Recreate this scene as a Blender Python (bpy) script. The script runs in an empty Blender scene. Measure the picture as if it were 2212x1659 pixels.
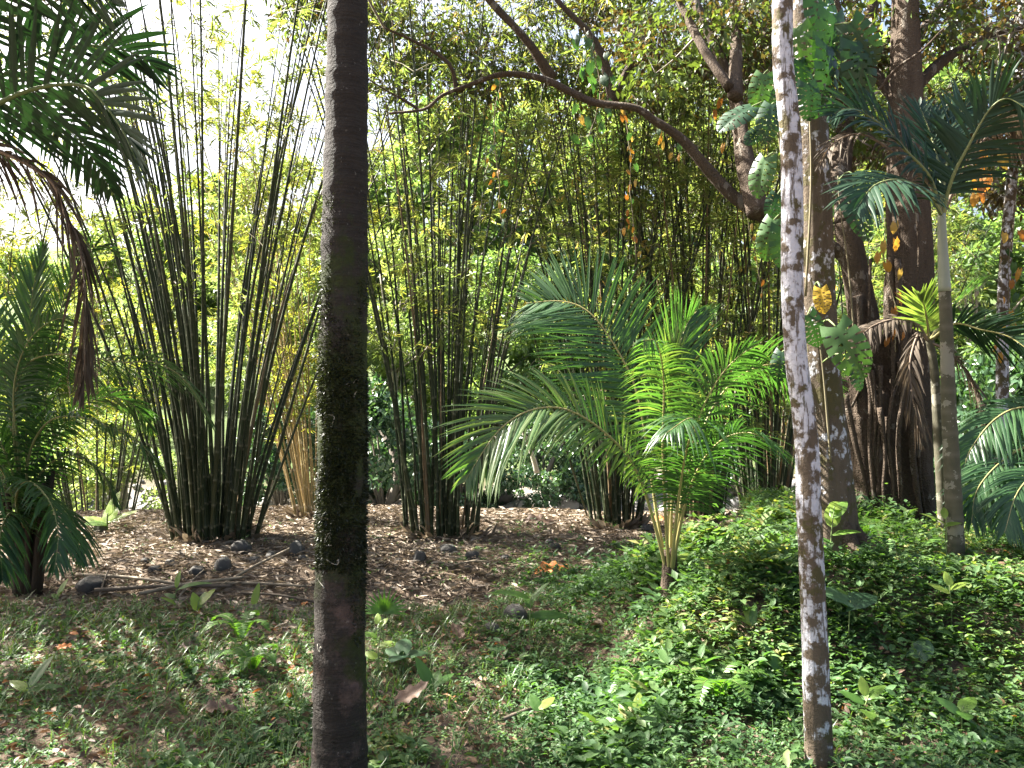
import bpy, math, random
import numpy as np
from mathutils import Vector, Matrix
R = math.radians
rng = np.random.default_rng(7)
random.seed(7)
SC = bpy.context.scene
COL = SC.collection

# ------------------------------------------------------------------ camera, sky, sun, exposure
CAM_H, PITCH, FPX = 1.6, R(1.87), 796.0
cd = bpy.data.cameras.new('camera'); cam = bpy.data.objects.new('camera', cd); COL.objects.link(cam)
cam.location = (0, 0, CAM_H); cam.rotation_euler = (math.pi / 2 + PITCH, 0, 0)
cd.sensor_width = 36; cd.lens = 36 * FPX / 1024; cd.clip_end = 1000; cd.clip_start = 0.05
SC.camera = cam
SUN_AZ, SUN_EL = R(-65), R(47)
w = bpy.data.worlds.new('World'); SC.world = w; w.use_nodes = True
nt = w.node_tree; bg = nt.nodes['Background']
sky = nt.nodes.new('ShaderNodeTexSky'); sky.sky_type = 'NISHITA'; sky.sun_disc = False
sky.sun_elevation = SUN_EL; sky.sun_rotation = SUN_AZ % (2 * math.pi)
sky.air_density = 1.0; sky.dust_density = 7.0; sky.ozone_density = 1.0
nt.links.new(sky.outputs[0], bg.inputs[0]); bg.inputs[1].default_value = 0.05
sd = bpy.data.lights.new('sun', 'SUN'); sun = bpy.data.objects.new('sun', sd); COL.objects.link(sun)
sd.energy = 5.0; sd.angle = R(0.5); sd.color = (1.0, 0.955, 0.87)
sdir = Vector((math.sin(SUN_AZ) * math.cos(SUN_EL), math.cos(SUN_AZ) * math.cos(SUN_EL), math.sin(SUN_EL)))
sun.rotation_euler = (-sdir).to_track_quat('-Z', 'Y').to_euler()
sun.location = sdir * 40
SC.view_settings.view_transform = 'Standard'; SC.view_settings.look = 'None'
SC.view_settings.gamma = 1.0; SC.view_settings.exposure = 3.08
try: SC.view_settings.use_curve_mapping = False
except Exception: pass
SC.render.engine = 'CYCLES'
cy = SC.cycles
cy.max_bounces = 6; cy.diffuse_bounces = 3; cy.glossy_bounces = 2; cy.transmission_bounces = 4; cy.transparent_max_bounces = 4
cy.sample_clamp_indirect = 6.0
cy.use_denoising = True

# ------------------------------------------------------------------ placing helpers
S2 = 1024 / 2212.0
def at(x, y, Y):
    """photo point (2212-wide view) at forward distance Y -> world"""
    u = (x * S2 - 512) / FPX; v = (384 - y * S2) / FPX
    d = (u, math.cos(PITCH) - v * math.sin(PITCH), math.sin(PITCH) + v * math.cos(PITCH))
    t = Y / d[1]
    return np.array((d[0] * t, Y, CAM_H + d[2] * t))
def sst(a, b, t):
    t = np.clip((np.asarray(t, float) - a) / (b - a), 0, 1); return t * t * (3 - 2 * t)
def wob(x, y):
    return (np.sin(x * 2.1 + 1.3 * np.sin(y * 1.7)) * np.cos(y * 1.9 + x * .6) * .5 + np.sin(x * 5.3 + y * 2.2) * np.cos(y * 4.7 - x * 1.1) * .3
            + np.sin(x * 11 + y * 7.3) * np.sin(y * 12.1 - x * 5) * .15)
def height(x, y):
    x = np.asarray(x, float); y = np.asarray(y, float)
    h = .035 * wob(x, y) * sst(-2, 2, y) 
    wb = .25 * np.sin(y * 1.3 + .5) + .12 * np.sin(x * 2.7)
    m = sst(.55, 1.75, x + wb) * sst(4.0, 5.1, y + .15 * np.sin(x * 2.1)) * (1 - sst(0, 1.3, y - (6.2 + 3.4 * sst(1.7, 3.1, x))))
    h = h + .52 * m
    h = h - .27 * np.exp(-((y - 7.6 - .2 * np.sin(x)) / .75) ** 2) * (1 - sst(-.6, .8, x))
    h = h - .18 * np.exp(-((x - .35 - .15 * (y - 4)) / .45) ** 2) * (1 - sst(5.5, 6.8, y)) * sst(2.5, 3.5, y)
    h = h - .95 * sst(12.6, 15.5, y + .4 * np.sin(x * .6))
    h = h + 1.1 * sst(18.5, 22.5, y + .8 * np.sin(x * .35))
    h = h + .24 * np.maximum(y - 30, 0) * (1 - .35 * np.exp(-((x + 9) / 9) ** 2)) + .5 * np.sin(x * .22 + y * .15) * sst(28, 36, y)
    return h
def gz(x, y): return float(height(x, y))
def gp(x, y):
    """photo point -> where that ray meets the ground"""
    lo, hi = 1.5, None
    prev = 1.5
    for Y in np.arange(1.6, 60, .05):
        p = at(x, y, Y)
        if p[2] <= gz(p[0], p[1]):
            return np.array((p[0], p[1], gz(p[0], p[1])))
    p = at(x, y, 30); return np.array((p[0], p[1], gz(p[0], p[1])))
def norm(a): 
    a = np.asarray(a, float); return a / (np.linalg.norm(a, axis=-1, keepdims=True) + 1e-9)

# ------------------------------------------------------------------ mesh building
class MB:
    def __init__(self): self.v = []; self.f = []; self.n = 0; self.r = []; self.k = []
    def add(self, v, faces, rnd=0.5, k=0.0):
        v = np.asarray(v, float).reshape(-1, 3)
        for f in faces:
            f = np.asarray(f, int)
            if f.size: self.f.append(f + self.n)
        self.v.append(v); self.r.append(np.broadcast_to(np.asarray(rnd, float), (len(v),)))
        self.k.append(np.broadcast_to(np.asarray(k, float), (len(v),)))
        self.n += len(v)
    def mesh(self, name, mat, off=(0, 0, 0), smooth=False):
        V = np.concatenate(self.v) - np.asarray(off)
        me = bpy.data.meshes.new(name)
        loops = np.concatenate([f.ravel() for f in self.f]); sizes = np.concatenate([np.full(len(f), f.shape[1]) for f in self.f])
        me.vertices.add(len(V)); me.vertices.foreach_set('co', V.ravel())
        me.loops.add(len(loops)); me.loops.foreach_set('vertex_index', loops.astype(np.int32))
        me.polygons.add(len(sizes)); st = np.concatenate(([0], np.cumsum(sizes)[:-1]))
        me.polygons.foreach_set('loop_start', st.astype(np.int32)); me.polygons.foreach_set('loop_total', sizes.astype(np.int32))
        if smooth: me.polygons.foreach_set('use_smooth', np.ones(len(sizes), bool))
        a = me.attributes.new('rnd', 'FLOAT', 'POINT'); a.data.foreach_set('value', np.concatenate(self.r))
        a = me.attributes.new('key', 'FLOAT', 'POINT'); a.data.foreach_set('value', np.concatenate(self.k))
        me.materials.append(mat); me.update(calc_edges=True)
        return me
    def build(self, name, mat, parent=None, smooth=False, off=None):
        if off is None: off = parent['_o'] if parent is not None and '_o' in parent else (0, 0, 0)
        o = bpy.data.objects.new(name, self.mesh(name, mat, off, smooth)); COL.objects.link(o)
        if parent is not None: o.parent = parent
        return o
def tag(o, label=None, cat=None, group=None, kind=None):
    if label: o['label'] = label
    if cat: o['category'] = cat
    if group: o['group'] = group
    if kind: o['kind'] = kind
    return o
def thing(name, label, cat, loc, group=None):
    o = bpy.data.objects.new(name, None); COL.objects.link(o); o.location = tuple(map(float, loc)); o.empty_display_size = .1
    o['_o'] = [float(c) for c in loc]
    return tag(o, label, cat, group)
def child(o, mesh, name, parent, M):
    c = bpy.data.objects.new(name, mesh); COL.objects.link(c); c.parent = parent; c.matrix_local = M; return c

def resample(P, n):
    P = np.asarray(P, float)
    if len(P) == 2: return P[0] + (P[1] - P[0]) * np.linspace(0, 1, n)[:, None]
    Q = np.vstack((2 * P[0] - P[1], P, 2 * P[-1] - P[-2])); out = []
    m = 24
    for i in range(1, len(Q) - 2):
        t = np.linspace(0, 1, m, endpoint=False)[:, None]
        a, b, c, d = Q[i - 1], Q[i], Q[i + 1], Q[i + 2]
        out.append(.5 * (2 * b + (c - a) * t + (2 * a - 5 * b + 4 * c - d) * t ** 2 + (3 * b - a - 3 * c + d) * t ** 3))
    out = np.vstack(out + [P[-1:]])
    s = np.concatenate(([0], np.cumsum(np.linalg.norm(np.diff(out, axis=0), axis=1)))); u = np.linspace(0, s[-1], n)
    return np.stack([np.interp(u, s, out[:, k]) for k in range(3)], 1)
def frames(P, ref=None):
    T = norm(np.gradient(P, axis=0)); n = len(P)
    a = np.array(ref if ref is not None else ((0, 1, 0) if abs(T[0][1]) < .9 else (1, 0, 0)), float)
    A = np.zeros_like(P); 
    for i in range(n):
        a = a - T[i] * a.dot(T[i]); a = a / (np.linalg.norm(a) + 1e-9); A[i] = a
    return T, A, np.cross(T, A)
def tube(mb, P, rad, sides=8, rnd=.5, k=0.0, mod=None, cap=True):
    P = np.asarray(P, float); n = len(P); rad = np.broadcast_to(np.asarray(rad, float), (n,))
    T, A, B = frames(P); th = np.linspace(0, 2 * math.pi, sides, endpoint=False)
    rr = rad[:, None] * (mod(np.arange(n)[:, None], th[None, :]) if mod else np.ones((n, sides)))
    V = P[:, None] + rr[..., None] * (A[:, None] * np.cos(th)[None, :, None] + B[:, None] * np.sin(th)[None, :, None])
    i = np.arange(n - 1)[:, None] * sides; j = np.arange(sides)[None]; j2 = (j + 1) % sides
    F = np.stack((i + j, i + j2, i + sides + j2, i + sides + j), -1).reshape(-1, 4)
    kk = np.broadcast_to(np.asarray(k, float), (n,)) if np.ndim(k) else np.full(n, k)
    fs = [F]
    if cap: fs += [np.arange(sides)[::-1][None], (np.arange(sides) + (n - 1) * sides)[None]]
    mb.add(V.reshape(-1, 3), fs, rnd, np.repeat(kk, sides))
# leaf templates: (u along, v across, w up)
KITE = (np.array([(0, 0, 0), (.42, .5, .05), (1, 0, -.06), (.42, -.5, .05)]), [np.array([(0, 2, 1), (0, 3, 2)])])
LEAF6 = (np.array([(0, 0, 0), (.28, .44, .07), (.28, 0, 0), (.28, -.44, .07), (.66, .38, .02), (.66, 0, -.04), (.66, -.38, .02), (1, 0, -.16)]),
         [np.array([(0, 2, 1), (0, 3, 2), (5, 7, 4), (5, 6, 7)]), np.array([(2, 5, 4, 1), (3, 6, 5, 2)])])
BLADE = (np.array([(0, .5, 0), (0, -.5, 0), (.4, .45, .0), (.4, -.45, .0), (.75, .3, -.12), (.75, -.3, -.12), (1, 0, -.34)]),
         [np.array([(0, 1, 3, 2), (2, 3, 5, 4)]), np.array([(4, 5, 6)])])
def batch(mb, tpl, P, U, N, L, W, rnd, k=0.0):
    T, F = tpl; n = len(P); m = len(T)
    U = norm(U); V = norm(np.cross(N, U)); N = np.cross(U, V)
    L = np.broadcast_to(L, (n,)); W = np.broadcast_to(W, (n,))
    v = (P[:, None] + U[:, None] * (T[None, :, 0] * L[:, None])[..., None] + V[:, None] * (T[None, :, 1] * W[:, None])[..., None]
         + N[:, None] * (T[None, :, 2] * L[:, None])[..., None])
    o = (np.arange(n) * m)[:, None, None]
    fs = [(f[None] + o).reshape(-1, f.shape[1]) for f in F]
    mb.add(v.reshape(-1, 3), fs, np.repeat(np.broadcast_to(rnd, (n,)), m), np.repeat(np.broadcast_to(k, (n,)), m))
def rdir(n, zmin=-1, zmax=1):
    z = rng.uniform(zmin, zmax, n); a = rng.uniform(0, 2 * math.pi, n); r = np.sqrt(np.maximum(0, 1 - z * z))
    return np.stack((r * np.cos(a), r * np.sin(a), z), 1)

# ------------------------------------------------------------------ materials
def newmat(name):
    m = bpy.data.materials.new(name); m.use_nodes = True; t = m.node_tree
    for n in list(t.nodes): t.nodes.remove(n)
    out = t.nodes.new('ShaderNodeOutputMaterial'); return m, t, out
def N_(t, typ, **kw):
    n = t.nodes.new(typ)
    for k, v in kw.items(): setattr(n, k, v)
    return n
def ramp(t, fac, stops):
    r = N_(t, 'ShaderNodeValToRGB'); t.links.new(fac, r.inputs[0]); e = r.color_ramp.elements
    while len(e) < len(stops): e.new(.5)
    for el, (p, c) in zip(e, stops): el.position = p; el.color = (*c, 1) if len(c) == 3 else c
    return r.outputs[0]
def attr(t, name): return N_(t, 'ShaderNodeAttribute', attribute_name=name).outputs['Fac']
def mixc(t, f, a, b, bt='MIX'):
    n = N_(t, 'ShaderNodeMix', data_type='RGBA', blend_type=bt)
    if isinstance(f, (int, float)): n.inputs[0].default_value = f
    else: t.links.new(f, n.inputs[0])
    for i, c in ((6, a), (7, b)):
        if isinstance(c, tuple): n.inputs[i].default_value = (*c, 1)
        else: t.links.new(c, n.inputs[i])
    return n.outputs[2]
def noise(t, scale, detail=4, rough=.55, vec=None, sc=None):
    n = N_(t, 'ShaderNodeTexNoise'); n.inputs['Scale'].default_value = scale; n.inputs['Detail'].default_value = detail; n.inputs['Roughness'].default_value = rough
    if vec is None: vec = N_(t, 'ShaderNodeNewGeometry').outputs['Position']
    if sc is not None:
        mp = N_(t, 'ShaderNodeMapping'); mp.inputs['Scale'].default_value = sc; t.links.new(vec, mp.inputs[0]); vec = mp.outputs[0]
    t.links.new(vec, n.inputs['Vector']); return n.outputs['Fac']
def math_(t, op, a, b=None, c=None):
    n = N_(t, 'ShaderNodeMath', operation=op)
    for i, x in enumerate((a, b, c)):
        if x is None: continue
        if isinstance(x, (int, float)): n.inputs[i].default_value = x
        else: t.links.new(x, n.inputs[i])
    return n.outputs[0]
def bump(t, h, strength=.5, dist=.01):
    b = N_(t, 'ShaderNodeBump'); b.inputs['Strength'].default_value = strength; b.inputs['Distance'].default_value = dist
    t.links.new(h, b.inputs['Height']); return b.outputs[0]
def leafmat(name, stops, trans=.45, tcol=(1.25, 1.3, .45), rough=.42, spec=.5, mottled=0.0):
    m, t, out = newmat(name)
    c = ramp(t, attr(t, 'rnd'), stops)
    nz = noise(t, 2.2, 2)
    c = mixc(t, math_(t, 'MULTIPLY', nz, .35), c, mixc(t, 1.0, c, (.55, .62, .5), 'MULTIPLY'))
    if mottled: c = mixc(t, math_(t, 'MULTIPLY', math_(t, 'GREATER_THAN', noise(t, 60, 3), .6), mottled), c, (.22, .13, .05))
    p = N_(t, 'ShaderNodeBsdfPrincipled'); t.links.new(c, p.inputs['Base Color']); p.inputs['Roughness'].default_value = rough
    p.inputs['Specular IOR Level'].default_value = spec
    tr = N_(t, 'ShaderNodeBsdfTranslucent'); t.links.new(mixc(t, 1.0, c, tcol, 'MULTIPLY'), tr.inputs[0])
    mx = N_(t, 'ShaderNodeMixShader'); mx.inputs[0].default_value = trans
    t.links.new(p.outputs[0], mx.inputs[1]); t.links.new(tr.outputs[0], mx.inputs[2]); t.links.new(mx.outputs[0], out.inputs[0])
    return m
def solid(name, col_fn, rough=.85, bmp=None, spec=.3):
    m, t, out = newmat(name); p = N_(t, 'ShaderNodeBsdfPrincipled')
    t.links.new(col_fn(t), p.inputs['Base Color']); p.inputs['Roughness'].default_value = rough; p.inputs['Specular IOR Level'].default_value = spec
    if bmp: t.links.new(bmp(t), p.inputs['Normal'])
    t.links.new(p.outputs[0], out.inputs[0]); return m
G = {}
G['bamboo_leaf'] = leafmat('bamboo_leaf', [(0, (.10, .145, .055)), (.5, (.17, .215, .08)), (.85, (.27, .275, .10)), (1, (.38, .27, .10))], .6, (1.4, 1.4, .65))
G['bamboo_leaf_far'] = leafmat('bamboo_leaf_far', [(0, (.10, .14, .035)), (.6, (.18, .21, .05)), (1, (.32, .28, .07))], .55, (1.5, 1.4, .6))
G['cover'] = leafmat('ground_cover_leaf', [(0, (.036, .08, .034)), (.5, (.074, .145, .052)), (.9, (.145, .22, .08)), (1, (.25, .24, .09))], .42, (1.3, 1.5, .5), .5, .3)
G['cover_dry'] = leafmat('low_weed_leaf', [(0, (.05, .08, .025)), (.6, (.10, .15, .04)), (1, (.2, .2, .08))], .35, (1.3, 1.3, .5), .45)
G['grass'] = leafmat('grass_blade', [(0, (.05, .11, .03)), (1, (.12, .19, .055))], .4)
G['seedling'] = leafmat('seedling_leaf', [(0, (.05, .12, .03)), (.6, (.10, .20, .04)), (1, (.22, .30, .06))], .5, (1.3, 1.5, .4), .35)
G['coconut'] = leafmat('coconut_leaflet', [(0, (.035, .085, .04)), (.6, (.065, .14, .045)), (1, (.17, .215, .09))], .45, (1.3, 1.5, .42), .33)
G['palm_dark'] = leafmat('dark_palm_leaflet', [(0, (.012, .032, .018)), (.7, (.022, .052, .026)), (1, (.05, .10, .04))], .14, (1.2, 1.5, .5), .5, .25)
G['palm_left'] = leafmat('feather_palm_leaflet', [(0, (.03, .075, .035)), (.7, (.05, .11, .04)), (1, (.10, .16, .06))], .4, (1.3, 1.6, .4), .36)
G['dead_frond'] = leafmat('dead_frond_leaflet', [(0, (.05, .037, .028)), (.6, (.095, .073, .055)), (1, (.20, .16, .12))], .25, (1.1, 1, .8), .7, .2)
G['monstera'] = leafmat('monstera_leaf', [(0, (.018, .045, .024)), (.6, (.028, .068, .03)), (1, (.075, .15, .045))], .2, (1.4, 1.7, .4), .42, .35)
G['monstera_yellow'] = leafmat('yellow_monstera_leaf', [(0, (.42, .27, .03)), (1, (.55, .36, .05))], .4, (1.2, 1.1, .5), .45, .35)
G['vine_green'] = leafmat('vine_leaf', [(0, (.03, .07, .035)), (1, (.07, .13, .06))], .4, (1.2, 1.5, .4), .4)
G['vine_yellow'] = leafmat('yellowed_vine_leaf', [(0, (.34, .13, .03)), (.5, (.42, .22, .04)), (1, (.44, .32, .10))], .4, (1.2, 1.1, .6), .55)
G['tree_leaf'] = leafmat('bronze_tree_leaf', [(0, (.055, .045, .024)), (.35, (.09, .06, .03)), (.55, (.065, .10, .035)), (1, (.11, .17, .045))], .45, (1.3, 1.2, .5), .4)
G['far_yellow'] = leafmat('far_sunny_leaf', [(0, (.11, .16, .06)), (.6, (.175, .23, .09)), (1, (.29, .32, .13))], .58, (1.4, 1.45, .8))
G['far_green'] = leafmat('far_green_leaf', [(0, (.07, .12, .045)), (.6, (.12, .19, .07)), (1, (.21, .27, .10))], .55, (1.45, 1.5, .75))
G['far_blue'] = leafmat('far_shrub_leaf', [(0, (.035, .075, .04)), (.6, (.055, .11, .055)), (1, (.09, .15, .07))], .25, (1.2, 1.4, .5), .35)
G['litter'] = leafmat('bamboo_litter', [(0, (.10, .072, .052)), (.5, (.21, .16, .115)), (.9, (.35, .275, .20)), (1, (.46, .39, .31))], .15, (1, 1, .9), .7)
G['litter_brown'] = leafmat('dry_leaf', [(0, (.08, .045, .03)), (.6, (.17, .10, .06)), (.93, (.28, .17, .09)), (1, (.45, .16, .04))], .2, (1.1, 1, .8), .6)
G['moss'] = leafmat('moss_tuft', [(0, (.010, .014, .006)), (1, (.028, .036, .011))], .2)
def culm_col(t):
    c = ramp(t, attr(t, 'rnd'), [(0, (.010, .019, .008)), (.5, (.019, .031, .011)), (.9, (.042, .047, .019)), (1, (.16, .11, .06))])
    c = mixc(t, math_(t, 'MULTIPLY', math_(t, 'GREATER_THAN', noise(t, 14, 4, .7, sc=(1, 1, .35)), .58), .35), c, (.07, .07, .05))
    return mixc(t, math_(t, 'MULTIPLY', attr(t, 'key'), .7), c, (.14, .135, .09))
G['culm'] = solid('bamboo_culm', culm_col, .5, None, .25)
G['culm_pale'] = solid('sunlit_tone_bamboo_culm', lambda t: mixc(t, attr(t, 'key'), ramp(t, attr(t, 'rnd'), [(0, (.22, .19, .09)), (1, (.42, .30, .14))]), (.5, .42, .28)), .5)  # pale culms with the warm sunlight on their clump put into the colour
G['twig'] = solid('twig', lambda t: mixc(t, noise(t, 20), (.10, .085, .05), (.20, .17, .10)), .8)
G['rachis'] = solid('frond_stalk', lambda t: ramp(t, attr(t, 'rnd'), [(0, (.10, .14, .05)), (1, (.36, .30, .12))]), .5)
G['rachis_dead'] = solid('dead_stalk', lambda t: mixc(t, noise(t, 12), (.13, .09, .06), (.26, .20, .15)), .8)
G['stem'] = solid('green_stem', lambda t: mixc(t, noise(t, 8), (.10, .15, .05), (.18, .22, .08)), .6)
def palmbark(t):
    z = N_(t, 'ShaderNodeSeparateXYZ'); t.links.new(N_(t, 'ShaderNodeNewGeometry').outputs['Position'], z.inputs[0]); zz = z.outputs[2]
    a = mixc(t, noise(t, 9, 5, .65, sc=(1, 1, 3)), (.010, .008, .007), (.030, .025, .020))
    st = ramp(t, noise(t, 6, 6, .7, sc=(2, 2, 30)), [(.42, (0, 0, 0)), (.62, (1, 1, 1))])
    a = mixc(t, math_(t, 'MULTIPLY', st, .4), a, (.055, .048, .041))
    pink = math_(t, 'MULTIPLY', ramp(t, noise(t, 3.3, 7, .75), [(.52, (0, 0, 0)), (.66, (1, 1, 1))]), math_(t, 'LESS_THAN', zz, 1.25))
    a = mixc(t, math_(t, 'MULTIPLY', pink, .6), a, (.15, .10, .085))
    sp = math_(t, 'GREATER_THAN', noise(t, 55, 3, .6), .68)
    a = mixc(t, math_(t, 'MULTIPLY', sp, .35), a, (.20, .19, .17))
    ms = ramp(t, math_(t, 'ADD', noise(t, 3.2, 6, .7), math_(t, 'MULTIPLY', math_(t, 'ABSOLUTE', math_(t, 'SUBTRACT', zz, 1.45)), -.17)), [(.36, (0, 0, 0)), (.46, (1, 1, 1))])
    return mixc(t, ms, a, mixc(t, noise(t, 60, 3), (.012, .017, .006), (.04, .052, .014)))
G['palm_bark'] = solid('ringed_palm_bark', palmbark, .9, lambda t: bump(t, math_(t, 'ADD', noise(t, 30, 6, .7, sc=(1, 1, 2.5)), noise(t, 90, 3)), .7, .012), .25)
def lichenbark(cover, zlow):
    def f(t):
        geo = N_(t, 'ShaderNodeNewGeometry').outputs['Position']
        z = N_(t, 'ShaderNodeSeparateXYZ'); t.links.new(geo, z.inputs[0]); zz = z.outputs[2]
        a = mixc(t, noise(t, 14, 5, .7, sc=(1.6, 1.6, .35)), (.05, .038, .026), (.16, .125, .09))
        a = mixc(t, math_(t, 'MULTIPLY', math_(t, 'GREATER_THAN', noise(t, 5, 4, .6), .55), .7), a, (.075, .068, .025))
        big = math_(t, 'ADD', math_(t, 'MULTIPLY', noise(t, 17, 5, .6, sc=(1, 1, .9)), .72), math_(t, 'MULTIPLY', noise(t, 3.4, 3, .5, sc=(1, 1, 1.3)), .28))
        hgt = math_(t, 'MULTIPLY', math_(t, 'MINIMUM', math_(t, 'MAXIMUM', math_(t, 'SUBTRACT', zz, zlow), -1.2), .6), .045)
        lm = ramp(t, math_(t, 'ADD', big, hgt), [(cover - .03, (0, 0, 0)), (cover + .03, (1, 1, 1))])
        lic = mixc(t, noise(t, 25, 4), (.36, .37, .41), (.64, .64, .69))
        crack = ramp(t, noise(t, 60, 4, .65, sc=(1, 1, .14)), [(.40, (.15, .15, .15)), (.46, (1, 1, 1))])
        lm2 = math_(t, 'MULTIPLY', lm, crack)
        return mixc(t, lm2, a, lic)
    return f
lbump = lambda t: bump(t, math_(t, 'ADD', noise(t, 34, 3, .6, sc=(1, 1, .08)), noise(t, 40, 5, .7)), .9, .014)
G['lichen'] = solid('lichen_bark', lichenbark(.515, 1.1), .9, lbump, .2)
G['lichen_grey'] = solid('grey_streaked_bark', lichenbark(.60, .9), .9, lbump, .2)
G['lichen_far'] = solid('pale_bark', lichenbark(.53, .6), .9, lbump, .2)
G['tree_bark'] = solid('rough_brown_bark', lambda t: mixc(t, math_(t, 'GREATER_THAN', noise(t, 8, 5, .65, sc=(1, 1, .5)), .62),
    mixc(t, noise(t, 10, 6, .7, sc=(1.5, 1.5, .3)), (.026, .019, .015), (.145, .11, .08)), (.19, .165, .135)), .95,
    lambda t: bump(t, math_(t, 'ADD', noise(t, 16, 6, .7, sc=(1.5, 1.5, .25)), noise(t, 60, 3)), 1.0, .03), .15)
G['areca_bark'] = solid('mottled_areca_bark', lambda t: mixc(t, attr(t, 'key'), mixc(t, math_(t, 'GREATER_THAN', noise(t, 7, 5, .65), .56), mixc(t, noise(t, 12, 5, .7), (.04, .04, .025), (.11, .10, .065)), (.19, .18, .14)), (.20, .18, .14)), .85,
    lambda t: bump(t, noise(t, 40, 5, .7), .5, .008))
G['crownshaft'] = solid('pale_crownshaft', lambda t: mixc(t, noise(t, 8, 4, .6, sc=(3, 3, .3)), (.15, .18, .12), (.30, .31, .26)), .5)
G['far_bark'] = solid('far_bark', lambda t: mixc(t, noise(t, 5, 4), (.10, .08, .06), (.3, .27, .23)), .9)
G['rock'] = solid('dark_stone', lambda t: mixc(t, math_(t, 'GREATER_THAN', noise(t, 9, 5, .7), .60), mixc(t, noise(t, 12, 6, .7), (.035, .033, .032), (.10, .095, .085)), (.13, .125, .11)), .9,
    lambda t: bump(t, noise(t, 30, 6, .7), .8, .015), .25)
G['boulder'] = solid('pale_river_stone', lambda t: mixc(t, noise(t, 6, 6, .7), (.24, .22, .20), (.48, .45, .42)), .85, lambda t: bump(t, noise(t, 20, 5, .7), .5, .02))
G['pebble'] = solid('pebble', lambda t: ramp(t, attr(t, 'rnd'), [(0, (.10, .10, .10)), (.5, (.22, .21, .20)), (1, (.40, .38, .35))]), .8)
G['pole'] = solid('dry_bamboo_pole', lambda t: mixc(t, attr(t, 'key'), mixc(t, noise(t, 7, 5, .7), (.12, .095, .065), (.33, .27, .19)), (.10, .08, .05)), .75)
G['pole_dark'] = solid('rotten_pole', lambda t: mixc(t, noise(t, 9, 5, .7), (.05, .04, .03), (.14, .11, .08)), .85)
G['fibre'] = solid('dark_fibre', lambda t: mixc(t, noise(t, 14, 6, .75, sc=(1, 1, .3)), (.015, .012, .009), (.085, .065, .045)), .95, lambda t: bump(t, noise(t, 60, 4, .7, sc=(1, 1, .2)), 1.0, .02))
def groundcol(t):
    soil = mixc(t, noise(t, 3, 6, .65), (.055, .038, .026), (.12, .085, .058))
    lit = mixc(t, noise(t, 28, 5, .7), (.09, .066, .048), (.26, .20, .145))
    c = mixc(t, ramp(t, noise(t, 5, 5, .6), [(.35, (0, 0, 0)), (.6, (1, 1, 1))]), soil, lit)
    grav = mixc(t, noise(t, 9, 5, .8), (.20, .19, .17), (.42, .40, .37))
    c = mixc(t, math_(t, 'MINIMUM', attr(t, 'key'), 1.0), c, grav)
    return mixc(t, attr(t, 'rnd'), c, mixc(t, noise(t, .8, 5), (.05, .08, .025), (.09, .12, .04)))
G['ground'] = solid('forest_floor', groundcol, .95, lambda t: bump(t, math_(t, 'ADD', noise(t, 22, 6, .75), noise(t, 70, 3)), 1.0, .03), .15)

# ------------------------------------------------------------------ ground
xs = np.concatenate((np.linspace(-150, -14, 30)[:-1], np.linspace(-14, -7, 20)[:-1], np.linspace(-7, 7, 190), np.linspace(7, 14, 20)[1:], np.linspace(14, 150, 30)[1:]))
ys = np.concatenate((np.linspace(-30, 1.5, 14)[:-1], np.linspace(1.5, 13, 160), np.linspace(13, 30, 50)[1:], np.linspace(30, 260, 50)[1:]))
X, Y = np.meshgrid(xs, ys); Z = height(X, Y) + .012 * rng.standard_normal(X.shape) * ((np.abs(X) < 7) & (Y < 13))
gm = MB(); nx, ny = len(xs), len(ys)
i = np.arange(ny - 1)[:, None] * nx; j = np.arange(nx - 1)[None]
F = np.stack((i + j, i + j + 1, i + j + nx + 1, i + j + nx), -1).reshape(-1, 4)
gm.add(np.stack((X, Y, Z), -1).reshape(-1, 3), [F], (sst(20, 22, Y) + .0).ravel(), (sst(14, 15.2, Y) * (1 - sst(19.5, 21, Y))).ravel())
tag(gm.build('ground', G['ground'], smooth=True), kind='structure')

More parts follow.
